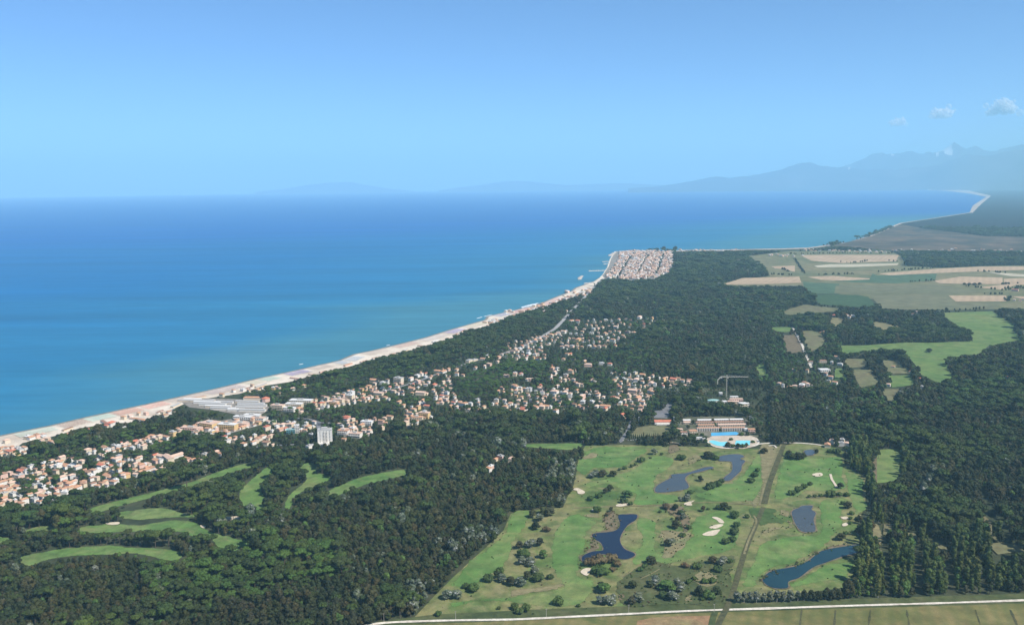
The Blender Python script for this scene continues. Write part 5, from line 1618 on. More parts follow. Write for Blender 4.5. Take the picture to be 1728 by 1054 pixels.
resort_wing(325, 400, 690, 'white', 'short pale resort wing at the left')
resort_wing(330, 395, 712, 'pale pink', 'short pink resort wing at the left')
resort_wing(475, 618, 688, 'white', 'white resort wing, left of the back row')
resort_wing(650, 798, 684, 'white', 'white resort wing, middle of the back row')
resort_wing(812, 950, 682, 'white', 'white resort wing, right of the back row')
resort_wing(458, 640, 712, 'brown', 'brown resort wing, left of the second row')
resort_wing(655, 955, 708, 'brown', 'long brown resort wing, right of the second row')
resort_wing(480, 650, 740, 'rust', 'rust roofed resort wing, left of the third row')
resort_wing(690, 985, 736, 'pale pink', 'pink roofed resort wing, right of the third row')
resort_wing(470, 705, 782, 'rust', 'front resort wing with white piers, left one', 5.6, 9, 1, 'cream')
resort_wing(728, 965, 780, 'rust', 'front resort wing with white piers, right one', 5.6, 9, 1, 'cream')
for (x, y, w, d, h, wl, rm, nm) in [
        (1040, 800, 14, 9, 6, 'pink', 'orange', 'pink block right of the front resort wing'), (985, 790, 7, 9, 5, 'white', 'white', 'white stair tower right of the front resort wing'),
        (430, 815, 15, 10, 6, 'cream', 'orange', 'cream block left of the blue pool'), (330, 830, 14, 9, 6, 'white', 'brown', 'white block left of the cream resort block'),
        (295, 800, 10, 8, 6, 'beige', 'pale pink', 'beige block behind the white resort block'), (475, 880, 20, 5, 4, 'white', 'white', 'white pavilion left of the crescent pool'),
        (540, 890, 6, 6, 5, 'white', 'white', 'white kiosk beside the crescent pool'), (270, 790, 7, 6, 5, 'cream', 'rust', 'small cream hut at the left of the resort')]:
    slab_block('resort_block', *zz('X', x, y)[0], w, d, h, RNG.normal(0, 0.06), wl, nm, 2, max(2, int(w / 4)), ROOFS[rm], 'building', False)
# poolside loop wall
g0 = zz('X', 1040, 880, 1080, 872, 1110, 890, 1115, 920, 1085, 945, 1030, 950)
ribbon('pool_path', g0, 3.4, M_TRACK, 1.2, 'white curved path at the right end of the pools', 'path')
ribbon('pool_path', zz('X', 570, 880, 600, 920, 660, 955, 760, 972, 900, 970), 3.0, M_TRACK, 1.22, 'white curved path below the crescent pool', 'path')
ribbon('golf_path', zz('X', 150, 925, 200, 912, 270, 920, 320, 945), 3.0, M_SAND, 1.15, 'pale looping path below the cypress row', 'path')

# tower crane over the building site
g, dep = claim(*zz('X', 780, 447)[0], 6, 50)
HC = 50.0
cr = empty('tower_crane', (g[0], g[1], 0.6), 0.0)
tag(cr, 'tall cream tower crane above the resort building site', 'crane')


def truss(p, q, s, r, bays):
    mb = MB()
    p, q = Vector(p), Vector(q)
    d = (q - p).normalized()
    a = Vector((0, 1, 0)) if abs(d.y) < 0.9 else Vector((1, 0, 0))
    b2 = d.cross(a).normalized()
    a = b2.cross(d).normalized()
    cs = [(a + b2) * s / 2, (a - b2) * s / 2, (-a - b2) * s / 2, (-a + b2) * s / 2]
    for c in cs:
        mb.bar(p + c, q + c, r, 4)
    for k in range(bays):
        u, v = p + (q - p) * (k / bays), p + (q - p) * ((k + 1) / bays)
        for j in range(4):
            mb.bar(u + cs[j], v + cs[(j + 1) % 4], r * 0.7, 4)
            mb.bar(u + cs[j], u + cs[(j + 1) % 4], r * 0.6, 4)
    return mb


truss((0, 0, 0), (0, 0, HC), 1.7, 0.13, 16).build('mast', M_CRANE, cr)
truss((0, 0, HC), (0, 0, HC + 5), 1.2, 0.22, 2).build('mast_head', M_CRANE, cr)
truss((1.0, 0, HC + 0.5), (49, 0, HC - 0.5), 1.4, 0.13, 20).build('jib', M_CRANE, cr)
cj = truss((-1.0, 0, HC + 0.5), (-14, 0, HC + 0.5), 1.6, 0.22, 6).build('counter_jib', M_CRANE, cr)
MB().box(-14.5, -11, -1.2, 1.2, HC - 3.0, HC - 0.7).build('counterweight', M_CONCRETE, cj)
truss((-14, 0, HC + 0.5), (-21, 0, HC - 7), 1.4, 0.3, 4).build('stay_frame', M_CRANE, cr)
truss((-21, 0, HC - 7), (-21, 0, HC - 17), 1.4, 0.3, 5).build('stay_leg', M_CRANE, cr)
mb = MB().bar((0, 0, HC + 5), (36, 0, HC + 0.8), 0.12, 4)
mb.build('tie_rod', M_METAL, cr)
MB().bar((0, 0, HC + 5), (-13, 0, HC + 1.2), 0.12, 4).build('tie_rod', M_METAL, cr)
MB().box(1.2, 3.0, -1.0, 1.0, HC - 3.2, HC - 0.9).build('cab', M_CRANE, cr)
MB().box(-3, 3, -3, 3, -0.3, 1.0).build('base', M_CONCRETE, cr)

# street lights of the pitch and poles along the road
for k, (x, y, hp, lab) in enumerate([(1137, 720, 20, 'tall floodlight mast right of the football pitch'), (1078, 716, 15, 'floodlight mast left of the football pitch'), (1265, 715, 15, 'lamp mast right of the resort rooms')]):
    g, dep = claim(x, y, 2, hp)
    e = empty('floodlight_mast', (g[0], g[1], 0.6))
    tag(e, lab, 'lamp mast')
    MB().bar((0, 0, 0), (0, 0, hp), 0.42, 6, 0.28).build('pole', M_METAL, e)
    MB().box(-1.2, 1.2, -0.4, 0.4, hp, hp + 0.8).build('lamp_head', M_METAL, e)
for k, (x, y, lab) in enumerate([(648, 1049, 'thin utility pole where the white road meets the wood'), (769, 1045, 'utility pole by the road below the long fairway'), (922, 1041, 'utility pole by the road below the broad fairway'),
                                 (1061, 1034, 'utility pole by the road below the scrub'), (1205, 1033, 'pale utility pole at the road crossing')]):
    g = ground(x, y)
    e = empty('utility_pole', (g[0], g[1], 0.5), 0.1)
    tag(e, lab, 'utility pole', 'utility poles along the white road')
    MB().bar((0, 0, -0.3), (0, 0, 10.5), 0.26, 6, 0.18).build('pole', M_POLE, e)
    MB().box(-1.1, 1.1, -0.1, 0.1, 9.6, 9.85).build('crossarm', M_POLE, e)

# parked cars at the cypress row
for k, (x, y, c) in enumerate([(575, 42, 'white'), (602, 22, 'white'), (660, 18, 'grey'), (690, 20, 'white'), (715, 16, 'white'), (740, 14, 'grey'), (640, 12, 'pink'), (765, 18, 'white')]):
    px, py = zz('U', x, y)[0]
    g, dep = claim(px, py, 5, 2)
    e = empty('parked_car', (g[0], g[1], 0.7), RNG.uniform(-0.3, 0.3) + 1.2)
    tag(e, f"{'pale' if c == 'white' else 'silver' if c == 'grey' else 'reddish'} car parked below the cypress row, {ordinal(k + 1, 8)} of the line", 'car', 'cars parked below the cypresses')
    MB().box(-2.1, 2.1, -0.88, 0.88, 0.3, 0.95, 0.05).build('body', WALLS[c], e)
    MB().box(-1.2, 1.3, -0.8, 0.8, 0.96, 1.5, 0.25).build('cabin', M_WINDOW, e)
    for sx in (-1.3, 1.3):
        for sy in (-0.9, 0.9):
            MB().bar((sx, sy - 0.1, 0.32), (sx, sy + 0.1, 0.32), 0.32, 8).build('wheel', M_WINDOW, e)

# ------------------------------------------------------------------ beach furniture
def along(line, t):
    L = [0.0]
    for a, c in zip(line[:-1], line[1:]):
        L.append(L[-1] + float(np.hypot(*(c - a))))
    s = t * L[-1]
    k = min(max(int(np.searchsorted(L, s)) - 1, 0), len(line) - 2)
    f = (s - L[k]) / (L[k + 1] - L[k])
    p = line[k] + (line[k + 1] - line[k]) * f
    d = line[k + 1] - line[k]
    d = d / np.hypot(*d)
    return p, d


def t_at_px(line, px):
    best, bt = 1e9, 0
    for i in range(401):
        p, d = along(line, i / 400)
        u = float(project(p[0], p[1], 0.0)[0])
        if abs(u - px) < best:
            best, bt = abs(u - px), i / 400
    return bt


cl = [ground(*p) for p in near_coast]
BATHS = [(20, 85, (0.42, 0.50, 0.42), 'pale green'), (90, 132, (0.30, 0.20, 0.16), 'brown'), (136, 178, (0.36, 0.52, 0.45), 'sea green'), (184, 224, (0.50, 0.24, 0.18), 'terracotta'), (228, 268, (0.58, 0.28, 0.22), 'red'),
         (276, 330, (0.46, 0.38, 0.33), 'greyish'), (338, 395, (0.40, 0.33, 0.33), 'mauve'), (402, 425, (0.50, 0.48, 0.36), 'straw yellow'), (430, 456, (0.36, 0.50, 0.42), 'mint green'), (470, 505, (0.28, 0.24, 0.42), 'purple'),
         (515, 545, (0.48, 0.40, 0.34), 'sand brown'), (556, 588, (0.34, 0.40, 0.46), 'slate blue'), (604, 640, (0.50, 0.42, 0.36), 'buff'), (655, 690, (0.44, 0.30, 0.26), 'brick'), (700, 734, (0.46, 0.42, 0.40), 'stone grey'),
         (776, 802, (0.52, 0.46, 0.34), 'ochre'), (826, 846, (0.36, 0.36, 0.44), 'lavender'), (742, 765, (0.30, 0.27, 0.44), 'violet'), (850, 885, (0.55, 0.33, 0.30), 'salmon'), (895, 935, (0.56, 0.36, 0.32), 'rose')]
for (a, c, col, nm) in BATHS:
    t0, t1 = t_at_px(cl, a), t_at_px(cl, c)
    V, F = [], []
    p0, _ = along(cl, t0)
    p1, _ = along(cl, t1)
    ln = float(np.hypot(*(p1 - p0)))
    n = max(3, int(ln / 4.2))
    for row in range(9):
        for k in range(n):
            p, d = along(cl, t0 + (t1 - t0) * (k + 0.5) / n)
            q = p + np.array([d[1], -d[0]]) * (16 + row * 4.4) + RNG.normal(0, 0.25, 2)
            b0 = len(V)
            V.append((q[0], q[1], 2.9))
            for j in range(6):
                aa = j * math.pi / 3
                V.append((q[0] + 1.55 * math.cos(aa), q[1] + 1.55 * math.sin(aa), 2.15))
            F += [(b0, b0 + 1 + j, b0 + 1 + (j + 1) % 6) for j in range(6)]
    m = plain(nm.replace(' ', '_') + '_canvas', col, 0.9, 0.12)
    tag(mesh_obj('beach_parasols', V, F, m), f'rows of {nm} parasols on the beach', 'parasols', kind='stuff')

bl = [ground(*p) for p in reversed([q for q in back if q[0] > -130])]
BEACHHUT = []
n_h = 46
for k in range(n_h):
    t = (k + 0.5 + RNG.uniform(-0.35, 0.35)) / n_h
    p, d = along(bl, t)
    u, w_, dep = project(p[0], p[1], 0.0)
    q = p + np.array([-d[1], d[0]]) * RNG.uniform(0, 14)
    BEACHHUT.append((q, d, float(u)))
cols_ = ['white', 'cream', 'beige', 'pink', 'grey', 'white']
seen = {}
for k, (q, d, u) in enumerate(BEACHHUT):
    wl = cols_[int(RNG.integers(len(cols_)))]
    rm = str(RNG.choice(['white', 'pale pink', 'rust', 'pale grey', 'orange', 'brown']))
    ln, wd = float(RNG.uniform(14, 42)), float(RNG.uniform(5, 8))
    stretch = 'near' if u < 330 else 'middle' if u < 700 else 'far'
    key = (wl, rm, stretch)
    seen.setdefault(key, []).append(k)
    rot = math.atan2(d[1], d[0]) + float(RNG.choice([0.0, 0.0, 1.57]))
    e = empty('cabin_row', (q[0], q[1], 0.5), rot)
    tag(e, None, 'cabins', 'bathing cabins along the back of the beach')
    e['_key'] = str(key)
    MB().box(-ln / 2, ln / 2, -wd / 2, wd / 2, -0.3, 3.1).build('wall', WALLS[wl], e)
    MB().hip(ln, wd, 3.1, 0.9, 0.4, True).build('roof', ROOFS[rm], e)
    BEACHHUT[k] = (e, key)
for key, lst in seen.items():
    for i, k in enumerate(lst):
        e = BEACHHUT[k][0]
        o_ = ordinal(i + 1, len(lst))
        e['label'] = f"{key[0]} row of bathing cabins with {key[1]} roof{', ' + o_ + ' such' if o_ else ''} on {key[2]} beach"
        del e['_key']

# surf lines
SURF = ['long white', 'short offshore white', 'tiny offshore white', 'short white spit side', 'longest white', 'white spit tip', 'faint leftmost', 'faint near the long sheds', 'faint middle beach', 'wide white far']
for k, (pts, w) in enumerate([(zz('H', 150, 287, 200, 275, 260, 262), 5), (zz('H', 440, 205, 470, 198), 4), (zz('O', 1080, 70, 1110, 64), 4), (zz('N', 710, 332, 750, 322), 5), (zz('N', 1040, 257, 1100, 240, 1150, 226), 6),
                              (zz('N', 765, 318, 820, 305), 5), ([(0, 737.0), (60, 724.5), (100, 716)], 3), ([(300, 669.5), (360, 656), (410, 644)], 3), ([(600, 598), (640, 588), (670, 581)], 3), (zz('L', 0, 622, 60, 606, 150, 585), 8)]):
    ribbon('surf', pts, w, M_FOAM, -0.3, SURF[k] + ' surf streak at the waterline', 'surf', clear=False, kind='stuff', wob=0.35, n=8)

# breakwaters and piers of the far town
def rocks(name, pts, w, label):
    P = [ground(*p) for p in pts]
    mb = MB()
    for a, c in zip(P[:-1], P[1:]):
        L = float(np.hypot(*(c - a)))
        n = max(2, int(L / 8))
        for k in range(n):
            q = a + (c - a) * ((k + 0.5) / n) + RNG.normal(0, w * 0.12, 2)
            s = w / 2 * RNG.uniform(0.8, 1.2)
            mb.box(q[0] - s, q[0] + s, q[1] - s, q[1] + s, -3, RNG.uniform(1.6, 3.0), s * 0.4)
    return tag(mb.build(name, M_ROCK), label, 'breakwater')


rocks('breakwater', zz('L', 600, 302, 660, 299, 740, 297), 16, 'longest rock pier jutting from the far town beach')
rocks('breakwater', zz('L', 720, 220, 780, 217), 16, 'short rock pier, upper of the pair at the far town')
rocks('breakwater', zz('L', 725, 240, 785, 237), 16, 'short rock pier, lower of the pair at the far town')
rocks('breakwater', zz('L', 515, 375, 522, 355, 540, 345), 20, 'hooked rock islet off the far town')
rocks('breakwater', zz('L', 780, 165, 830, 140), 24, 'rock mole at the tip of the far town')
rocks('breakwater', zz('L', 560, 412, 640, 405), 14, 'rock groyne near the end of the coast road')

# ------------------------------------------------------------------ far seaside town (one mass)
ring = np.array([ground(*p) for p in zz('L', 865, 140, 1000, 126, 1100, 132, 1200, 128, 1290, 136, 1330, 128, 1352, 170, 1340, 205, 1368, 240, 1320, 270, 1318, 325, 1240, 340, 1200, 366, 1120, 360, 1040, 390, 960, 372, 880, 384, 840, 366, 770, 380, 745, 350, 800, 300, 830, 255, 870, 200)])
streets = [[ground(*p) for p in s] for s in (zz('L', 975, 175, 850, 372), zz('L', 1125, 165, 1030, 330), zz('L', 1265, 155, 1195, 340))]
c, s = math.cos(ANG), math.sin(ANG)
lx = ring @ np.array([c, s])
ly = ring @ np.array([-s, c])
town_trees = []


def n_town(x, y):
    return 0.5 + 0.5 * mnoise.noise(Vector((x / 70.0, y / 70.0, 3.0)))


for a in np.arange(lx.min(), lx.max(), 20.0):
    for b2 in np.arange(ly.min(), ly.max(), 17.0):
        p = np.array([a * c - b2 * s, a * s + b2 * c]) + RNG.normal(0, 2.0, 2)
        if not inside(np.array([p[0]]), np.array([p[1]]), ring)[0]:
            continue
        near = False
        for (u, v) in streets:
            e = v - u
            f = np.clip(np.dot(p - u, e) / np.dot(e, e), 0, 1)
            if np.hypot(*(p - (u + e * f))) < 9: near = True
        if near or RNG.random() < 0.13 or n_town(p[0], p[1]) < 0.24:
            if RNG.random() < 0.7: town_trees.append(p)
            continue
        w, d = RNG.uniform(10, 18), RNG.uniform(8, 14)
        h = RNG.choice([7, 9, 11, 14], p=[.3, .35, .25, .1])
        shape = RNG.choice(['hipped', 'gabled', 'flat'], p=[.4, .35, .25])
        rm = RNG.choice(['orange', 'pale pink', 'rust', 'white', 'pale grey', 'brown'], p=[.20, .44, .12, .12, .08, .04])
        A, R = villa_mesh(w, d, h, shape, '', '')
        rot = ANG + RNG.choice([0, 1.5708]) + RNG.normal(0, 0.04)
        add_far(WALLS[RNG.choice(['white', 'cream', 'beige', 'pink'], p=[.4, .3, .2, .1])], A, p[0], p[1], rot)
        add_far(ROOFS[str(rm)], R, p[0], p[1], rot)
# strip of bathing houses and villas between the coast road and the far beach, and hamlets near the river mouth
strips = [(zz('N', 930, 300, 1060, 285, 1180, 265, 1260, 240, 1340, 215, 1440, 175, 1540, 130), 90, 30.0), (zz('N', 830, 372, 880, 355, 930, 366, 980, 362), 26, 16.0), (zz('N', 1200, 300, 1270, 295), 16, 20.0),
          (zz('J', 230, 98, 300, 95, 370, 97), 26, 45.0), (zz('J', 620, 128, 730, 128), 14, 60.0), (zz('J', 820, 95, 850, 90), 8, 30), (zz('K', 130, 95, 230, 100, 350, 105), 10, 40), (zz('K', 410, 95, 480, 98), 8, 40),
          (zz('K', 700, 105, 900, 100, 1290, 108), 30, 120), (zz('J', 0, 97, 110, 92), 16, 50), (zz('J', 930, 95, 1160, 97), 18, 50)]
for pts, n, sp in strips:
    P = [ground(*p) for p in pts]
    for k in range(n):
        p, d = along(P, RNG.random())
        p = p + RNG.normal(0, sp, 2)
        A, R = villa_mesh(RNG.uniform(12, 20), RNG.uniform(9, 13), RNG.choice([4, 6, 8]), 'hipped', '', '')
        rot = ANG + RNG.choice([0, 1.5708])
        add_far(WALLS[RNG.choice(['white', 'cream', 'beige', 'pink'])], A, p[0], p[1], rot)
        add_far(ROOFS[str(RNG.choice(['orange', 'pale pink', 'rust', 'white', 'pale grey']))], R, p[0], p[1], rot)
V, F, MI, mats = [], [], [], []
for mat, (v, f) in far_parts.items():
    n = len(V)
    V += v
    F += [tuple(k + n for k in q) for q in f]
    MI += [len(mats)] * len(f)
    mats.append(mat)
o = mesh_obj('town_houses', V, F, mats[0])
for m in mats[1:]:
    o.data.materials.append(m)
o.data.polygons.foreach_set('material_index', MI)
tag(o, 'far villas and the dense seaside town on the headland', 'town', kind='stuff')

# ------------------------------------------------------------------ trees of the golf course, one by one
GOLF = [
    ('shrub', 'dark round bush', 'on the hedge line of the practice fairway', [('U', 270, 440, 110, 'silver'), ('U', 310, 420, 90, 'silver'), ('U', 380, 425, 120, 'oak'), ('U', 495, 425, 105, 'oak'), ('U', 620, 345, 60, 'shrub'), ('U', 700, 320, 60, 'shrub'),
                                                                            ('U', 740, 300, 50, 'shrub'), ('U', 805, 262, 105, 'shrub'), ('U', 570, 355, 50, 'shrub')]),
    ('shrub', 'bush', 'below the practice fairway', [('U', 240, 690, 90, 'shrub'), ('U', 335, 660, 100, 'shrub'), ('U', 410, 610, 80, 'oak'), ('U', 455, 590, 95, 'oak'), ('U', 610, 615, 50, 'shrub')]),
    ('shrub', 'bush', 'around the sandy scrape above the dark pond', [('U', 615, 720, 110, 'shrub'), ('U', 690, 740, 70, 'shrub'), ('U', 660, 660, 110, 'fresh'), ('U', 470, 815, 60, 'oak'), ('U', 430, 860, 70, 'rust'), ('U', 310, 825, 120, 'shrub')]),
    ('shrub', 'bush', 'on the mound below the resort', [('U', 945, 180, 90, 'silver'), ('U', 1035, 182, 48, 'shrub'), ('U', 908, 222, 34, 'shrub'), ('U', 1250, 238, 125, 'shrub')]),
    ('shrub', 'bush', 'between the two grey ponds', [('V', 90, 185, 150, 'oak'), ('V', 160, 205, 75, 'shrub'), ('U', 1460, 475, 78, 'oak'), ('U', 1560, 570, 80, 'shrub'), ('V', 110, 470, 110, 'shrub'), ('V', 165, 450, 100, 'shrub'), ('V', 215, 415, 70, 'shrub')]),
    ('shrub', 'bush', 'right of the hooked pond', [('V', 490, 412, 90, 'shrub'), ('V', 520, 360, 80, 'shrub'), ('V', 548, 312, 60, 'shrub'), ('V', 612, 145, 75, 'oak'), ('V', 585, 125, 40, 'shrub')]),
    ('shrub', 'tree', 'beside the tiny pond', [('V', 870, 195, 110, 'oak'), ('V', 930, 195, 130, 'oak'), ('V', 975, 190, 70, 'oak'), ('V', 1100, 140, 45, 'oak'), ('V', 845, 170, 80, 'oak')]),
    ('shrub', 'bush', 'on the tree island right of the ditch', [('V', 870, 530, 90, 'shrub'), ('V', 930, 505, 100, 'shrub'), ('V', 985, 470, 80, 'shrub'), ('V', 1040, 440, 60, 'shrub')]),
    ('shrub', 'bush', 'in the row below the curved sandy path', [('V', 1030, 555, 50, 'shrub'), ('V', 1085, 552, 50, 'shrub'), ('V', 1140, 548, 50, 'shrub'), ('V', 1240, 545, 120, 'shrub'), ('V', 1310, 540, 70, 'shrub'), ('V', 1325, 470, 70, 'oak'), ('V', 1385, 542, 70, 'shrub'),
                                                                ('V', 1350, 620, 60, 'shrub'), ('V', 1395, 660, 95, 'oak'), ('V', 1430, 715, 60, 'shrub'), ('V', 1420, 760, 50, 'shrub'), ('V', 1290, 140, 90, 'shrub'), ('V', 1225, 135, 60, 'shrub')]),
    ('shrub', 'bush', 'by the small bunkers near the poplars', [('V', 1415, 800, 50, 'shrub'), ('V', 1330, 955, 110, 'oak'), ('V', 1375, 900, 60, 'shrub')]),
    ('shrub', 'bush', 'in the scrub below the forked pond', [('U', 1235, 700, 60, 'silver'), ('U', 1310, 700, 110, 'silver'), ('U', 1350, 620, 80, 'shrub'), ('U', 1080, 785, 110, 'rust'), ('U', 1190, 800, 90, 'oak'), ('U', 1250, 850, 90, 'shrub'), ('U', 1210, 930, 70, 'oak'),
                                                            ('U', 1190, 1000, 120, 'oak'), ('U', 1330, 1010, 80, 'shrub'), ('U', 1270, 900, 80, 'silver'), ('U', 1145, 900, 40, 'shrub'), ('U', 1020, 825, 50, 'shrub')]),
    ('shrub', 'bush', 'above the three bunkers', [('V', 40, 685, 60, 'oak'), ('V', 85, 668, 36, 'shrub'), ('V', 185, 665, 75, 'shrub'), ('V', 240, 668, 110, 'oak'), ('V', 290, 660, 50, 'shrub'), ('V', 335, 745, 110, 'shrub'), ('V', 450, 745, 60, 'shrub')]),
    ('shrub', 'bush', 'in the row right of the three bunkers', [('V', 360, 830, 90, 'shrub'), ('V', 330, 900, 110, 'shrub'), ('V', 310, 965, 90, 'shrub'), ('V', 255, 990, 95, 'shrub')]),
    ('shrub', 'bush', 'on the dry ground right of the dark pond', [('W', 1240, 195, 85, 'silver'), ('W', 1330, 120, 60, 'shrub'), ('W', 1210, 190, 60, 'oak')]),
    ('rust', 'bush', 'at the foot of the dark pond', [('W', 620, 345, 110, 'rust'), ('W', 690, 320, 140, 'rust'), ('W', 780, 310, 120, 'rust'), ('W', 830, 345, 80, 'rust'), ('W', 700, 405, 160, 'shrub'), ('W', 790, 385, 60, 'rust'), ('W', 640, 400, 60, 'shrub')]),
    ('oak', 'tree', 'between the dark pond and the white road', [('W', 735, 550, 130, 'fresh'), ('W', 700, 520, 70, 'oak'), ('W', 690, 635, 80, 'silver'), ('W', 760, 640, 110, 'silver'), ('W', 800, 610, 60, 'silver'), ('W', 935, 640, 80, 'oak'), ('W', 990, 620, 100, 'silver'), ('W', 945, 520, 80, 'oak')]),
    ('shrub', 'bush', 'in the hooked row below the dark pond', [('W', 1000, 385, 60, 'shrub'), ('W', 1035, 360, 60, 'shrub'), ('W', 1085, 325, 95, 'oak')]),
    ('shrub', 'bush', 'in the scrub above the white road', [('W', 1080, 510, 60, 'oak'), ('W', 1120, 490, 90, 'silver'), ('W', 1210, 530, 150, 'fresh'), ('W', 1180, 590, 90, 'shrub'), ('W', 1290, 500, 80, 'silver'), ('W', 1250, 610, 100, 'silver'), ('W', 1350, 360, 70, 'rust'), ('W', 1440, 365, 90, 'shrub'),
                                                           ('W', 1560, 330, 80, 'oak'), ('W', 1640, 340, 90, 'silver'), ('W', 1600, 390, 90, 'shrub'), ('W', 1700, 320, 60, 'shrub'), ('W', 1460, 570, 90, 'oak'), ('W', 1530, 600, 120, 'shrub'), ('W', 1590, 560, 80, 'oak'), ('W', 1500, 480, 70, 'shrub'),
                                                           ('W', 1560, 480, 80, 'shrub'), ('W', 1420, 450, 50, 'shrub'), ('W', 1320, 540, 90, 'silver'), ('W', 1375, 480, 60, 'shrub'), ('W', 1480, 610, 50, 'shrub')]),
    ('shrub', 'bush', 'in the thicket beside the long fairway', [('C', 525, 625, 55, 'oak'), ('C', 590, 620, 75, 'silver'), ('C', 640, 610, 60, 'oak'), ('C', 680, 530, 50, 'rust'), ('C', 620, 515, 60, 'oak'), ('C', 640, 470, 60, 'silver'), ('C', 600, 450, 60, 'oak'), ('C', 660, 430, 70, 'oak'),
                                                                ('C', 700, 440, 70, 'oak'), ('C', 550, 670, 90, 'shrub'), ('C', 590, 720, 70, 'silver'), ('C', 540, 715, 60, 'silver'), ('C', 660, 680, 60, 'fresh'), ('C', 610, 770, 60, 'silver'), ('C', 415, 765, 60, 'shrub'), ('C', 350, 812, 75, 'shrub'),
                                                                ('C', 430, 815, 60, 'silver'), ('C', 480, 835, 70, 'oak'), ('C', 530, 835, 80, 'silver'), ('C', 570, 800, 60, 'oak'), ('C', 640, 810, 90, 'shrub'), ('C', 700, 800, 50, 'shrub'), ('C', 400, 790, 50, 'oak')]),
    ('shrub', 'bush', 'at the lower end of the long fairway', [('C', 265, 868, 80, 'shrub'), ('C', 120, 910, 80, 'silver'), ('C', 170, 910, 80, 'silver'), ('C', 220, 850, 50, 'shrub'), ('C', 70, 1005, 50, 'shrub'), ('C', 410, 968, 30, 'shrub'), ('C', 500, 970, 60, 'shrub'), ('C', 560, 980, 70, 'shrub'),
                                                              ('C', 530, 995, 60, 'shrub'), ('C', 745, 945, 80, 'shrub'), ('C', 860, 955, 30, 'shrub')]),
    ('oak', 'tree', 'in front of the swimming pools', [('X', 800, 960, 60, 'oak'), ('X', 850, 965, 70, 'shrub'), ('X', 905, 975, 70, 'oak'), ('X', 950, 965, 70, 'shrub'), ('X', 990, 960, 50, 'oak'), ('X', 830, 890, 50, 'shrub'), ('X', 560, 910, 60, 'shrub'),
                                                     ('X', 600, 950, 60, 'shrub'), ('X', 1060, 915, 50, 'shrub'), ('X', 780, 955, 50, 'shrub')]),
    ('oak', 'tree', 'among the resort rooms', [('X', 640, 700, 40, 'oak'), ('X', 660, 730, 40, 'shrub'), ('X', 430, 720, 50, 'oak'), ('X', 380, 770, 50, 'oak'), ('X', 350, 800, 40, 'shrub'), ('X', 470, 830, 40, 'shrub'), ('X', 530, 840, 50, 'shrub'), ('X', 940, 840, 60, 'shrub'),
                                               ('X', 1000, 840, 50, 'oak'), ('X', 1100, 800, 60, 'oak'), ('X', 1130, 830, 50, 'oak'), ('X', 1010, 740, 50, 'oak'), ('X', 400, 860, 60, 'oak'), ('X', 340, 870, 60, 'oak'), ('X', 280, 850, 60, 'oak'), ('X', 715, 790, 30, 'cypress')]),
    ('oak', 'tree', 'in the large bright meadow', [('K', 650, 788, 46, 'oak')]),
    ('oak', 'tree', 'among the tan fields', [('K', 890, 328, 26, 'oak'), ('K', 925, 330, 36, 'oak'), ('K', 960, 330, 36, 'oak'), ('K', 995, 328, 30, 'oak'), ('K', 1155, 326, 26, 'oak'), ('K', 1175, 325, 28, 'oak'), ('K', 1193, 326, 22, 'oak'), ('K', 1255, 320, 14, 'oak')]),
]
NAMES = {'shrub': ('bush', 'dark green rounded bush'), 'oak': ('round_tree', 'dark round tree'), 'silver': ('silver_poplar', 'silvery grey poplar'), 'fresh': ('leafy_tree', 'fresh green leafy tree'),
         'rust': ('reddish_bush', 'reddish brown bush'), 'cypress': ('cypress_tree', 'slim dark cypress'), 'poplar': ('poplar_tree', 'tall plantation poplar'), 'pine': ('umbrella_pine', 'umbrella pine')}
CATS = {'shrub': 'bush', 'rust': 'bush'}
for (_, _, place, lst) in GOLF:
    by = {}
    for t in lst:
        by.setdefault(t[4], []).append(t)
    for kind, ts in by.items():
        ts = sorted(ts, key=lambda t: zz(t[0], t[1], t[2])[0][0])
        for i, (vw, x, y, wz, _k) in enumerate(ts):
            px, py = zz(vw, x, y)[0]
            g = ground(px, py)
            dep = depth_of(px, py)
            var = int(RNG.integers(len(KIT[kind])))
            sc = wz / VIEWS[vw][2] * dep / FPX / KIT[kind][var]['w'] * 0.94
            o_ = ordinal(i + 1, len(ts))
            wm_ = wz / VIEWS[vw][2] * dep / FPX
            ratio = 1.05 if wm_ < 11 else 0.9 if wm_ < 16 else 0.7
            zs_ = min(1.0, ratio * KIT[kind][var]['w'] / KIT[kind][var]['h']) if kind != 'shrub' and kind != 'rust' else 1.0
            if wm_ * ratio > 13: zs_ *= 13 / (wm_ * ratio)
            g = g + np.array([0, 1.5 * min(sc, 1.5)])
            plant(NAMES[kind][0], kind, g[0], g[1], sc, RNG.uniform(0, 6.28), f"{NAMES[kind][1]}{', ' + o_ + ',' if o_ else ''} {place}", CATS.get(kind, 'tree'), 'trees and bushes of the open ground', var, zs_)

SCRUB = [(PATCHES[i_][1], n_) for i_, n_ in ((1, 30), (3, 26), (4, 34), (6, 60), (10, 60), (11, 170), (14, 30), (15, 10), (16, 16), (9, 26))]
scrub('low_scrub', 'shrub', SCRUB + [(golf, 260)], 'low scrub and tussocks dotting the rough of the golf course')
scrub('reddish_scrub', 'rust', [(PATCHES[i_][1], n_) for i_, n_ in ((1, 30), (3, 26), (4, 20), (6, 40), (10, 50), (11, 70))] + [(golf, 60)], 'reddish reeds and dry tussocks round the ponds')
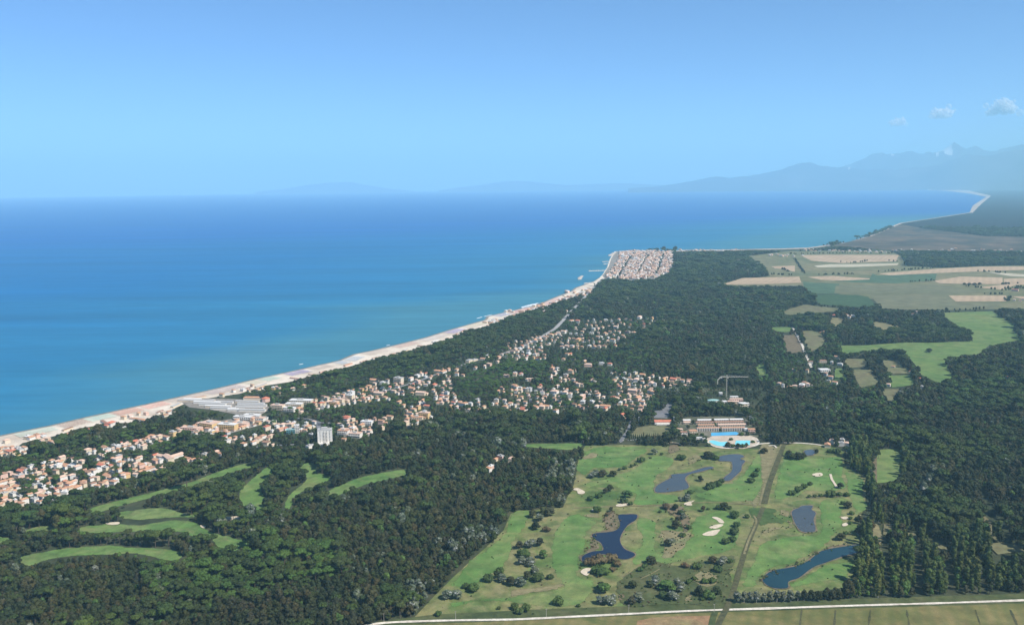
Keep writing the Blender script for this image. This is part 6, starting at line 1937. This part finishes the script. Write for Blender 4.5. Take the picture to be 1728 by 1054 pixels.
# hedge of silver poplars above the road, cypress row by the pitch
hp = zz('D', 650, 928, 690, 928, 725, 925, 760, 926, 800, 925, 838, 922, 876, 924, 915, 921, 955, 922, 995, 918, 1030, 918, 1070, 914, 1110, 916, 1150, 912, 1190, 912, 1230, 908, 1265, 908)
for i, (px, py) in enumerate(hp):
    g = ground(px, py)
    kind = 'silver' if i < 10 else 'oak'
    plant(NAMES[kind][0], kind, g[0], g[1], RNG.uniform(1.0, 1.25), RNG.uniform(0, 6.28), f"{'silvery' if kind == 'silver' else 'dark'} tree, {ordinal(i + 1, len(hp))} in the hedge above the white road", 'tree', 'tree hedge above the white road')
nC = 26
for i in range(nC):
    f = i / (nC - 1)
    px, py = 1062 + 86 * f, 743 - 3 * f + RNG.normal(0, 1.2)
    g = ground(px, py)
    plant('cypress_tree', 'cypress', g[0], g[1], RNG.uniform(0.8, 1.15), RNG.uniform(0, 6.28), f"slim dark cypress, {ordinal(i + 1, nC)} in the row below the football pitch", 'tree', 'cypress row below the football pitch')

# ------------------------------------------------------------------ woods
class VNoise:
    def __init__(s, cell, seed):
        s.c, s.g = cell, np.random.default_rng(seed).random((256, 256))

    def __call__(s, x, y):
        X, Y = x / s.c, y / s.c
        i, j = np.floor(X).astype(int), np.floor(Y).astype(int)
        u, v = X - i, Y - j
        u, v = u * u * (3 - 2 * u), v * v * (3 - 2 * v)
        g = s.g
        a, b_, c_, d_ = g[i % 256, j % 256], g[(i + 1) % 256, j % 256], g[i % 256, (j + 1) % 256], g[(i + 1) % 256, (j + 1) % 256]
        return (a * (1 - u) + b_ * u) * (1 - v) + (c_ * (1 - u) + d_ * u) * v


n1, n2, n3, n4, n5, n6 = VNoise(70, 1), VNoise(200, 2), VNoise(30, 3), VNoise(450, 4), VNoise(21, 5), VNoise(21, 6)
LAND = np.array(land_ring)
PX_POPLAR = [zz('E', 345, 480, 420, 430, 475, 470, 485, 640, 470, 880, 500, 915, 320, 915, 330, 700), zz('E', 490, 590, 540, 490, 640, 500, 650, 880, 640, 920, 500, 920),
             zz('E', 690, 520, 750, 530, 800, 640, 850, 900, 690, 910, 640, 700), zz('E', 870, 600, 960, 600, 1060, 900, 880, 905, 840, 720), zz('E', 1010, 500, 1100, 540, 1269, 800, 1269, 900, 1080, 900, 980, 640),
             zz('P', 120, 700, 200, 650, 300, 690, 305, 900, 160, 850), zz('E', 380, 230, 420, 220, 420, 470, 345, 470, 370, 330), zz('P', 500, 650, 560, 640, 580, 910, 530, 930)]
POP_GAPS = [zz('E', 470, 590, 500, 590, 530, 960, 478, 960), zz('E', 632, 600, 685, 600, 715, 960, 655, 960), zz('E', 808, 690, 855, 690, 905, 960, 850, 960), zz('E', 955, 650, 1010, 690, 1100, 960, 1040, 960),
            zz('E', 1000, 300, 1050, 300, 1120, 420, 1235, 620, 1170, 620, 1060, 450), zz('E', 600, 500, 650, 500, 870, 640, 840, 670)]
PX_PINE = [zz('H', 990, 520, 1250, 400, 1500, 330, 1725, 330, 1725, 420, 1500, 480, 1250, 570, 1080, 590), zz('A', 600, 790, 760, 780, 1120, 740, 1120, 960, 900, 980, 640, 960),
           zz('B', 0, 690, 200, 720, 460, 720, 480, 860, 330, 900, 0, 940), zz('Q', 0, 960, 180, 970, 170, 1030, 0, 1040), zz('P', 820, 230, 1440, 230, 1440, 440, 900, 420), zz('J', 0, 100, 520, 100, 300, 250, 0, 330),
           zz('H', 0, 400, 700, 270, 1100, 160, 1400, 90, 1500, 120, 1000, 330, 500, 450, 0, 560), zz('O', 0, 700, 480, 700, 600, 790, 200, 800), zz('O', 850, 520, 1180, 500, 1200, 560, 850, 590)]
PX_BRIGHT = [PX_PINE[0], zz('Q', 1030, 450, 1140, 405, 1260, 400, 1200, 450, 1080, 480), zz('Q', 1080, 620, 1180, 615, 1180, 680, 1090, 680), zz('Q', 20, 970, 180, 975, 170, 1030, 20, 1020)]
PX_LIGHT = [zz('T', 390, 180, 620, 180, 1000, 200, 1100, 300, 1100, 800, 450, 800, 200, 700, 250, 500, 420, 430), zz('P', 0, 150, 420, 240, 520, 330, 480, 600, 200, 620, 0, 560), zz('X', 1000, 620, 1240, 560, 1240, 860, 1100, 840)]
PX_BRIGHT_MIX = [zz('A', 600, 790, 760, 780, 1120, 740, 1120, 960, 900, 980, 640, 960), zz('B', 0, 690, 200, 720, 460, 720, 480, 860, 330, 900, 0, 940), zz('P', 820, 230, 1440, 230, 1440, 440, 900, 420), zz('A', 100, 620, 400, 620, 400, 700, 100, 700)]  # zones where a share of the pines is the brighter green kind
PX_SILVER = [zz('C', 690, 170, 860, 165, 890, 250, 830, 270, 700, 260), zz('C', 700, 330, 830, 330, 830, 420, 700, 410), zz('C', 200, 550, 410, 520, 400, 600, 280, 640, 160, 660), zz('C', 60, 630, 180, 630, 150, 700, 60, 700),
             zz('B', 720, 900, 840, 880, 850, 1010, 730, 1010), zz('I', 640, 340, 900, 280, 900, 420, 500, 430, 480, 330)]
TOWN = [zz('Q', 0, 620, 400, 580, 800, 500, 1200, 400, 1581, 340, 1581, 560, 1450, 720, 1000, 860, 560, 1000, 0, 1054), zz('S', 0, 100, 800, 60, 1728, 60, 1728, 520, 1400, 560, 1000, 480, 0, 480),
        zz('S', 400, 480, 1100, 480, 1340, 600, 1000, 640, 400, 610), zz('H', 0, 480, 800, 380, 1500, 200, 1725, 130, 1725, 760, 1000, 740, 560, 860, 0, 980), zz('F', 0, 150, 500, 0, 1100, 0, 1250, 330, 1600, 390, 1400, 520, 1200, 680, 700, 690, 0, 650),
        zz('L', 400, 740, 1250, 720, 1100, 900, 760, 1020, 300, 1050, 100, 960), zz('T', 450, 500, 1100, 470, 1100, 700, 820, 800, 450, 800)]
LOW = [zz('X', 540, 330, 1240, 330, 1240, 640, 1000, 620, 960, 560, 560, 500), zz('X', 1000, 650, 1240, 620, 1240, 840, 1160, 830)]     # scrubby ground around the building site

XS, YS, TY, SS, ZS = [], [], [], [], []
for (r0, r1, sp, mul) in ((650, 1900, 7.8, 0.95), (1900, 3100, 9.0, 1.08), (3100, 5000, 12.0, 1.4), (5000, 9500, 18.0, 2.05)):
    half = r1 * 0.72
    gx, gy = np.meshgrid(np.arange(-half, half, sp), np.arange(r0 * 0.7, r1, sp * 0.94))
    gx = gx + (np.arange(gx.shape[0]) % 2)[:, None] * sp / 2
    x = (gx + RNG.uniform(-0.38, 0.38, gx.shape) * sp).ravel()
    y = (gy + RNG.uniform(-0.38, 0.38, gy.shape) * sp).ravel()
    r = np.hypot(x, y)
    u, v, w = project(x, y, np.zeros_like(x))
    k = (r >= r0) & (r < r1) & (u > -170) & (u < 1900) & (v < 1120) & (v > 300)
    x, y, u, v = x[k], y[k], u[k], v[k]
    k = inside(x, y, LAND)
    x, y, u, v = x[k], y[k], u[k], v[k]
    # heath, far town and sea edge carry no wood
    rnd = RNG.random(len(x))
    a1, a2, a3, a4 = n1(x, y), n2(x, y), n3(x, y), n4(x, y)
    typ = np.zeros(len(x), int)                                # 0 oak 1 pine 2 silver 3 poplar 6 fresh
    pp = np.clip((a2 * 0.6 + a1 * 0.5 - 0.42) * 2.2, 0.05, 0.8)
    for P in PX_PINE:
        pp[inside(u, v, P)] = 0.85
    typ[rnd < pp] = 1
    ps = 0.015 + 0.05 * (a1 > 0.72)
    for P in PX_SILVER:
        ps = np.where(inside(u, v, P), 0.55, ps)
    typ[RNG.random(len(x)) < ps] = 2
    pop = np.zeros(len(x), bool)
    for P in PX_POPLAR:
        pop |= inside(u, v, P)
    typ[pop & (RNG.random(len(x)) < 0.72)] = 3
    typ[pop & (typ != 3)] = np.where(RNG.random(int((pop & (typ != 3)).sum())) < 0.6, 6, 0)
    typ[(RNG.random(len(x)) < 0.03) & (typ == 0)] = 6
    lite = np.zeros(len(x), bool)
    for P in PX_LIGHT:
        lite |= inside(u, v, P)
    typ[lite & (RNG.random(len(x)) < 0.30)] = 6
    s = mul * np.clip(np.exp(RNG.normal(0.02, 0.26, len(x))), 0.55, 1.75) * (0.80 + 0.45 * a1)
    town = np.zeros(len(x), bool)
    for P in TOWN:
        town |= inside(u, v, P)
    s = np.where(RNG.random(len(x)) < 0.07, s * 1.45, s)
    bright = np.zeros(len(x), bool)
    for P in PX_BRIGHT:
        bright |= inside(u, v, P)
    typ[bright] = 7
    for P in PX_BRIGHT_MIX:
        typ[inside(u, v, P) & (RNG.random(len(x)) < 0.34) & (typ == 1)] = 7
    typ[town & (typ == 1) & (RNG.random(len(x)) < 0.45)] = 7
    typ[town & (typ == 0) & (RNG.random(len(x)) < 0.15)] = 6
    hh = np.array([11.5, 13.0, 11.5, 18.5, 0, 0, 11.0, 13.0])[typ] * s / mul ** 0.75
    keep = np.ones(len(x), bool)
    _, vt, _ = project(x, y, hh * 0.8)
    _, vm, _ = project(x, y, hh * 0.4)
    jx, jy = (n5(x, y) - 0.5) * 15.0, (n6(x, y) - 0.5) * 15.0
    u_, v_, _ = project(x + jx, y + jy, np.zeros_like(x))
    _, vt_, _ = project(x + jx, y + jy, hh * 0.8)
    _, vm_, _ = project(x + jx, y + jy, hh * 0.4)
    for P in CLEAR:
        if P[:, 1].max() < v.min() - 40 or P[:, 1].min() > v.max() + 5: continue
        keep &= ~(inside(u_, v_, P) | inside(u_, vt_, P) | inside(u_, vm_, P))
    keep &= ~(lite & ((n1(x, y) < 0.22) | (RNG.random(len(x)) < 0.12)))
    for P in CLEAR[:N_SHORE]:
        keep &= ~(inside(u, v, P) | inside(u, vt, P))
    keep &= inside(x + 6 * COAST_N[0], y + 6 * COAST_N[1], LAND) | (v < 430)
    for P in POP_GAPS:
        keep &= ~(inside(u, v, P))
    keep &= ~(town & (RNG.random(len(x)) < 0.24))
    low = np.zeros(len(x), bool)
    for P in LOW:
        low |= inside(u, v, P)
    keep &= ~(low & (RNG.random(len(x)) < 0.45))
    s = np.where(low, s * 0.6, np.where(town & (typ != 1), s * 0.66, np.where(town, s * 0.76, s)))
    hh = np.where(low, hh * 0.6, np.where(town, hh * 0.8, hh))
    keep &= ~((v < 437) & (u > 1380) & (RNG.random(len(x)) < 0.35)) & ~inside(x, y, ring)
    x, y, u, v, typ, s, hh = x[keep], y[keep], u[keep], v[keep], typ[keep], s[keep], hh[keep]
    _, vt, _ = project(x, y, hh)
    # gardens: nothing stands in a house, and little stands right in front of one
    kill = np.zeros(len(x), bool)
    for (bx, by_, hw, hpx, X, Y, rad) in BLOCKS:
        if by_ < v.min() - 20 or by_ > v.max() + 20: continue
        m = np.abs(u - bx) < hw * 1.25 + 3
        if not m.any(): continue
        i = np.nonzero(m)[0]
        dd = np.hypot(x[i] - X, y[i] - Y)
        infront = (v[i] >= by_ - 0.5) & (vt[i] < by_ - hpx * 0.15) & (np.abs(u[i] - bx) < hw * 1.0 + 1)
        kill[i] |= (dd < rad + 2.0) | (infront & (RNG.random(len(i)) < (0.92 if hw > 4.2 else 0.84)))
    k = ~kill
    XS.append(x[k]); YS.append(y[k]); TY.append(typ[k]); SS.append(s[k]); ZS.append((s / mul ** 0.75)[k])
X, Y, T, S_, Z_ = map(np.concatenate, (XS, YS, TY, SS, ZS))
HEDGES = [zz('K', 300, 240, 700, 212, 1000, 198, 1297, 193), zz('K', 500, 308, 600, 304, 700, 300), zz('K', 880, 335, 1000, 350, 1150, 368, 1297, 350), zz('K', 1000, 392, 1160, 394), zz('K', 740, 505, 820, 503, 950, 500, 1080, 492),
          zz('J', 735, 150, 765, 200, 800, 250), zz('J', 540, 256, 650, 262, 770, 264), zz('J', 640, 216, 690, 238), zz('J', 850, 262, 1168, 254), zz('K', 30, 172, 120, 178, 230, 165), zz('K', 380, 165, 440, 170), zz('K', 1160, 425, 1185, 440, 1200, 410),
          zz('K', 1160, 355, 1200, 350, 1290, 345), zz('K', 920, 235, 1040, 240, 1180, 250), zz('J', 700, 118, 820, 118, 1168, 108), zz('K', 0, 112, 400, 112), zz('K', 1170, 350, 1297, 352), zz('K', 200, 800, 260, 790, 320, 800, 400, 800, 440, 790),
          zz('K', 440, 790, 500, 850, 560, 930, 600, 1000), zz('K', 270, 840, 310, 920, 350, 1000)]
hx, hy, hs = [], [], []
for L in HEDGES:
    P = [ground(*q) for q in L]
    ln = sum(float(np.hypot(*(b_ - a_))) for a_, b_ in zip(P[:-1], P[1:]))
    far_ = float(np.hypot(*P[0])) > 3300
    for q in range(max(2, int(ln / (11.0 if far_ else 6.5)))):
        if RNG.random() < 0.22: continue
        p, d = along(P, RNG.random())
        p = p + RNG.normal(0, 3.0, 2)
        hx.append(p[0]); hy.append(p[1]); hs.append(RNG.uniform(0.6, 1.15))
X, Y = np.concatenate([X, hx]), np.concatenate([Y, hy])
T, S_, Z_ = np.concatenate([T, np.zeros(len(hx), int)]), np.concatenate([S_, hs]), np.concatenate([Z_, hs])
if town_trees:
    t = np.array(town_trees)
    X, Y = np.concatenate([X, t[:, 0]]), np.concatenate([Y, t[:, 1]])
    T, S_, Z_ = np.concatenate([T, np.zeros(len(t), int)]), np.concatenate([S_, np.full(len(t), 1.2)]), np.concatenate([Z_, np.full(len(t), 0.9)])
U, Vv, W_ = project(X, Y, np.full(len(X), 8.0))
inview = (U > 4) & (U < 1724) & (Vv > 0) & (Vv < 1046)
print('trees', len(X), np.bincount(T))
KN = {0: ('oak', 'evergreen_oak', 200, 'dark evergreen oak', 'oak_wood'), 1: ('pine', 'umbrella_pine', 200, 'domed umbrella pine', 'pine_wood'), 2: ('silver', 'silver_poplar', 60, 'pale silvery poplar', 'silver_poplar_wood'),
      3: ('poplar', 'poplar_tree', 200, 'tall slender plantation poplar', 'poplar_plantation'), 6: ('fresh', 'leafy_tree', 60, 'light green leafy tree', 'leafy_wood'), 7: ('grove', 'umbrella_pine', 100, 'bright green umbrella pine', 'bright_pine_grove')}
for t, (kind, nm, cap, desc, wood) in KN.items():
    m = np.nonzero(T == t)[0]
    iv = m[inview[m]]
    near = iv[np.argsort(np.hypot(X[iv], Y[iv]))[:cap]]
    for i in near:
        if U[i] < 1000:
            grp = 'left'
            where = ('at the bottom left corner of the wood' if U[i] < 220 else 'in the wood below the lowest fairway' if U[i] < 430 else 'in the wood between left fairways and golf course' if U[i] < 640
                     else 'at the wood edge beside the long fairway' if U[i] < 760 else 'in the wood above the long fairway')
        else:
            grp = 'right'
            where = ('at the edge of the golf course poplars' if U[i] < 1490 else 'in the first poplar rows by the white road' if U[i] < 1570 else 'in the middle poplar rows by the white road' if U[i] < 1650
                     else 'at the right edge above the white road')
        plant(nm, kind, X[i], Y[i], S_[i], RNG.uniform(0, 6.28), f'{desc} {where}', 'tree', f'{desc}s of the {grp} wood', None, Z_[i] / S_[i])
    rest = np.setdiff1d(m, near)
    scatter(wood, kind, X[rest], Y[rest], S_[rest], Z_[rest], {'oak': 'dark evergreen woods covering the plain', 'pine': 'umbrella pine woods stretching along the coast', 'silver': 'pale silvery poplars scattered through the woods',
                                                         'poplar': 'poplar plantation blocks on the right', 'fresh': 'light green broadleaf trees sprinkled through the woods', 'grove': 'bright green umbrella pine grove amid the villas'}[kind], 'woodland')
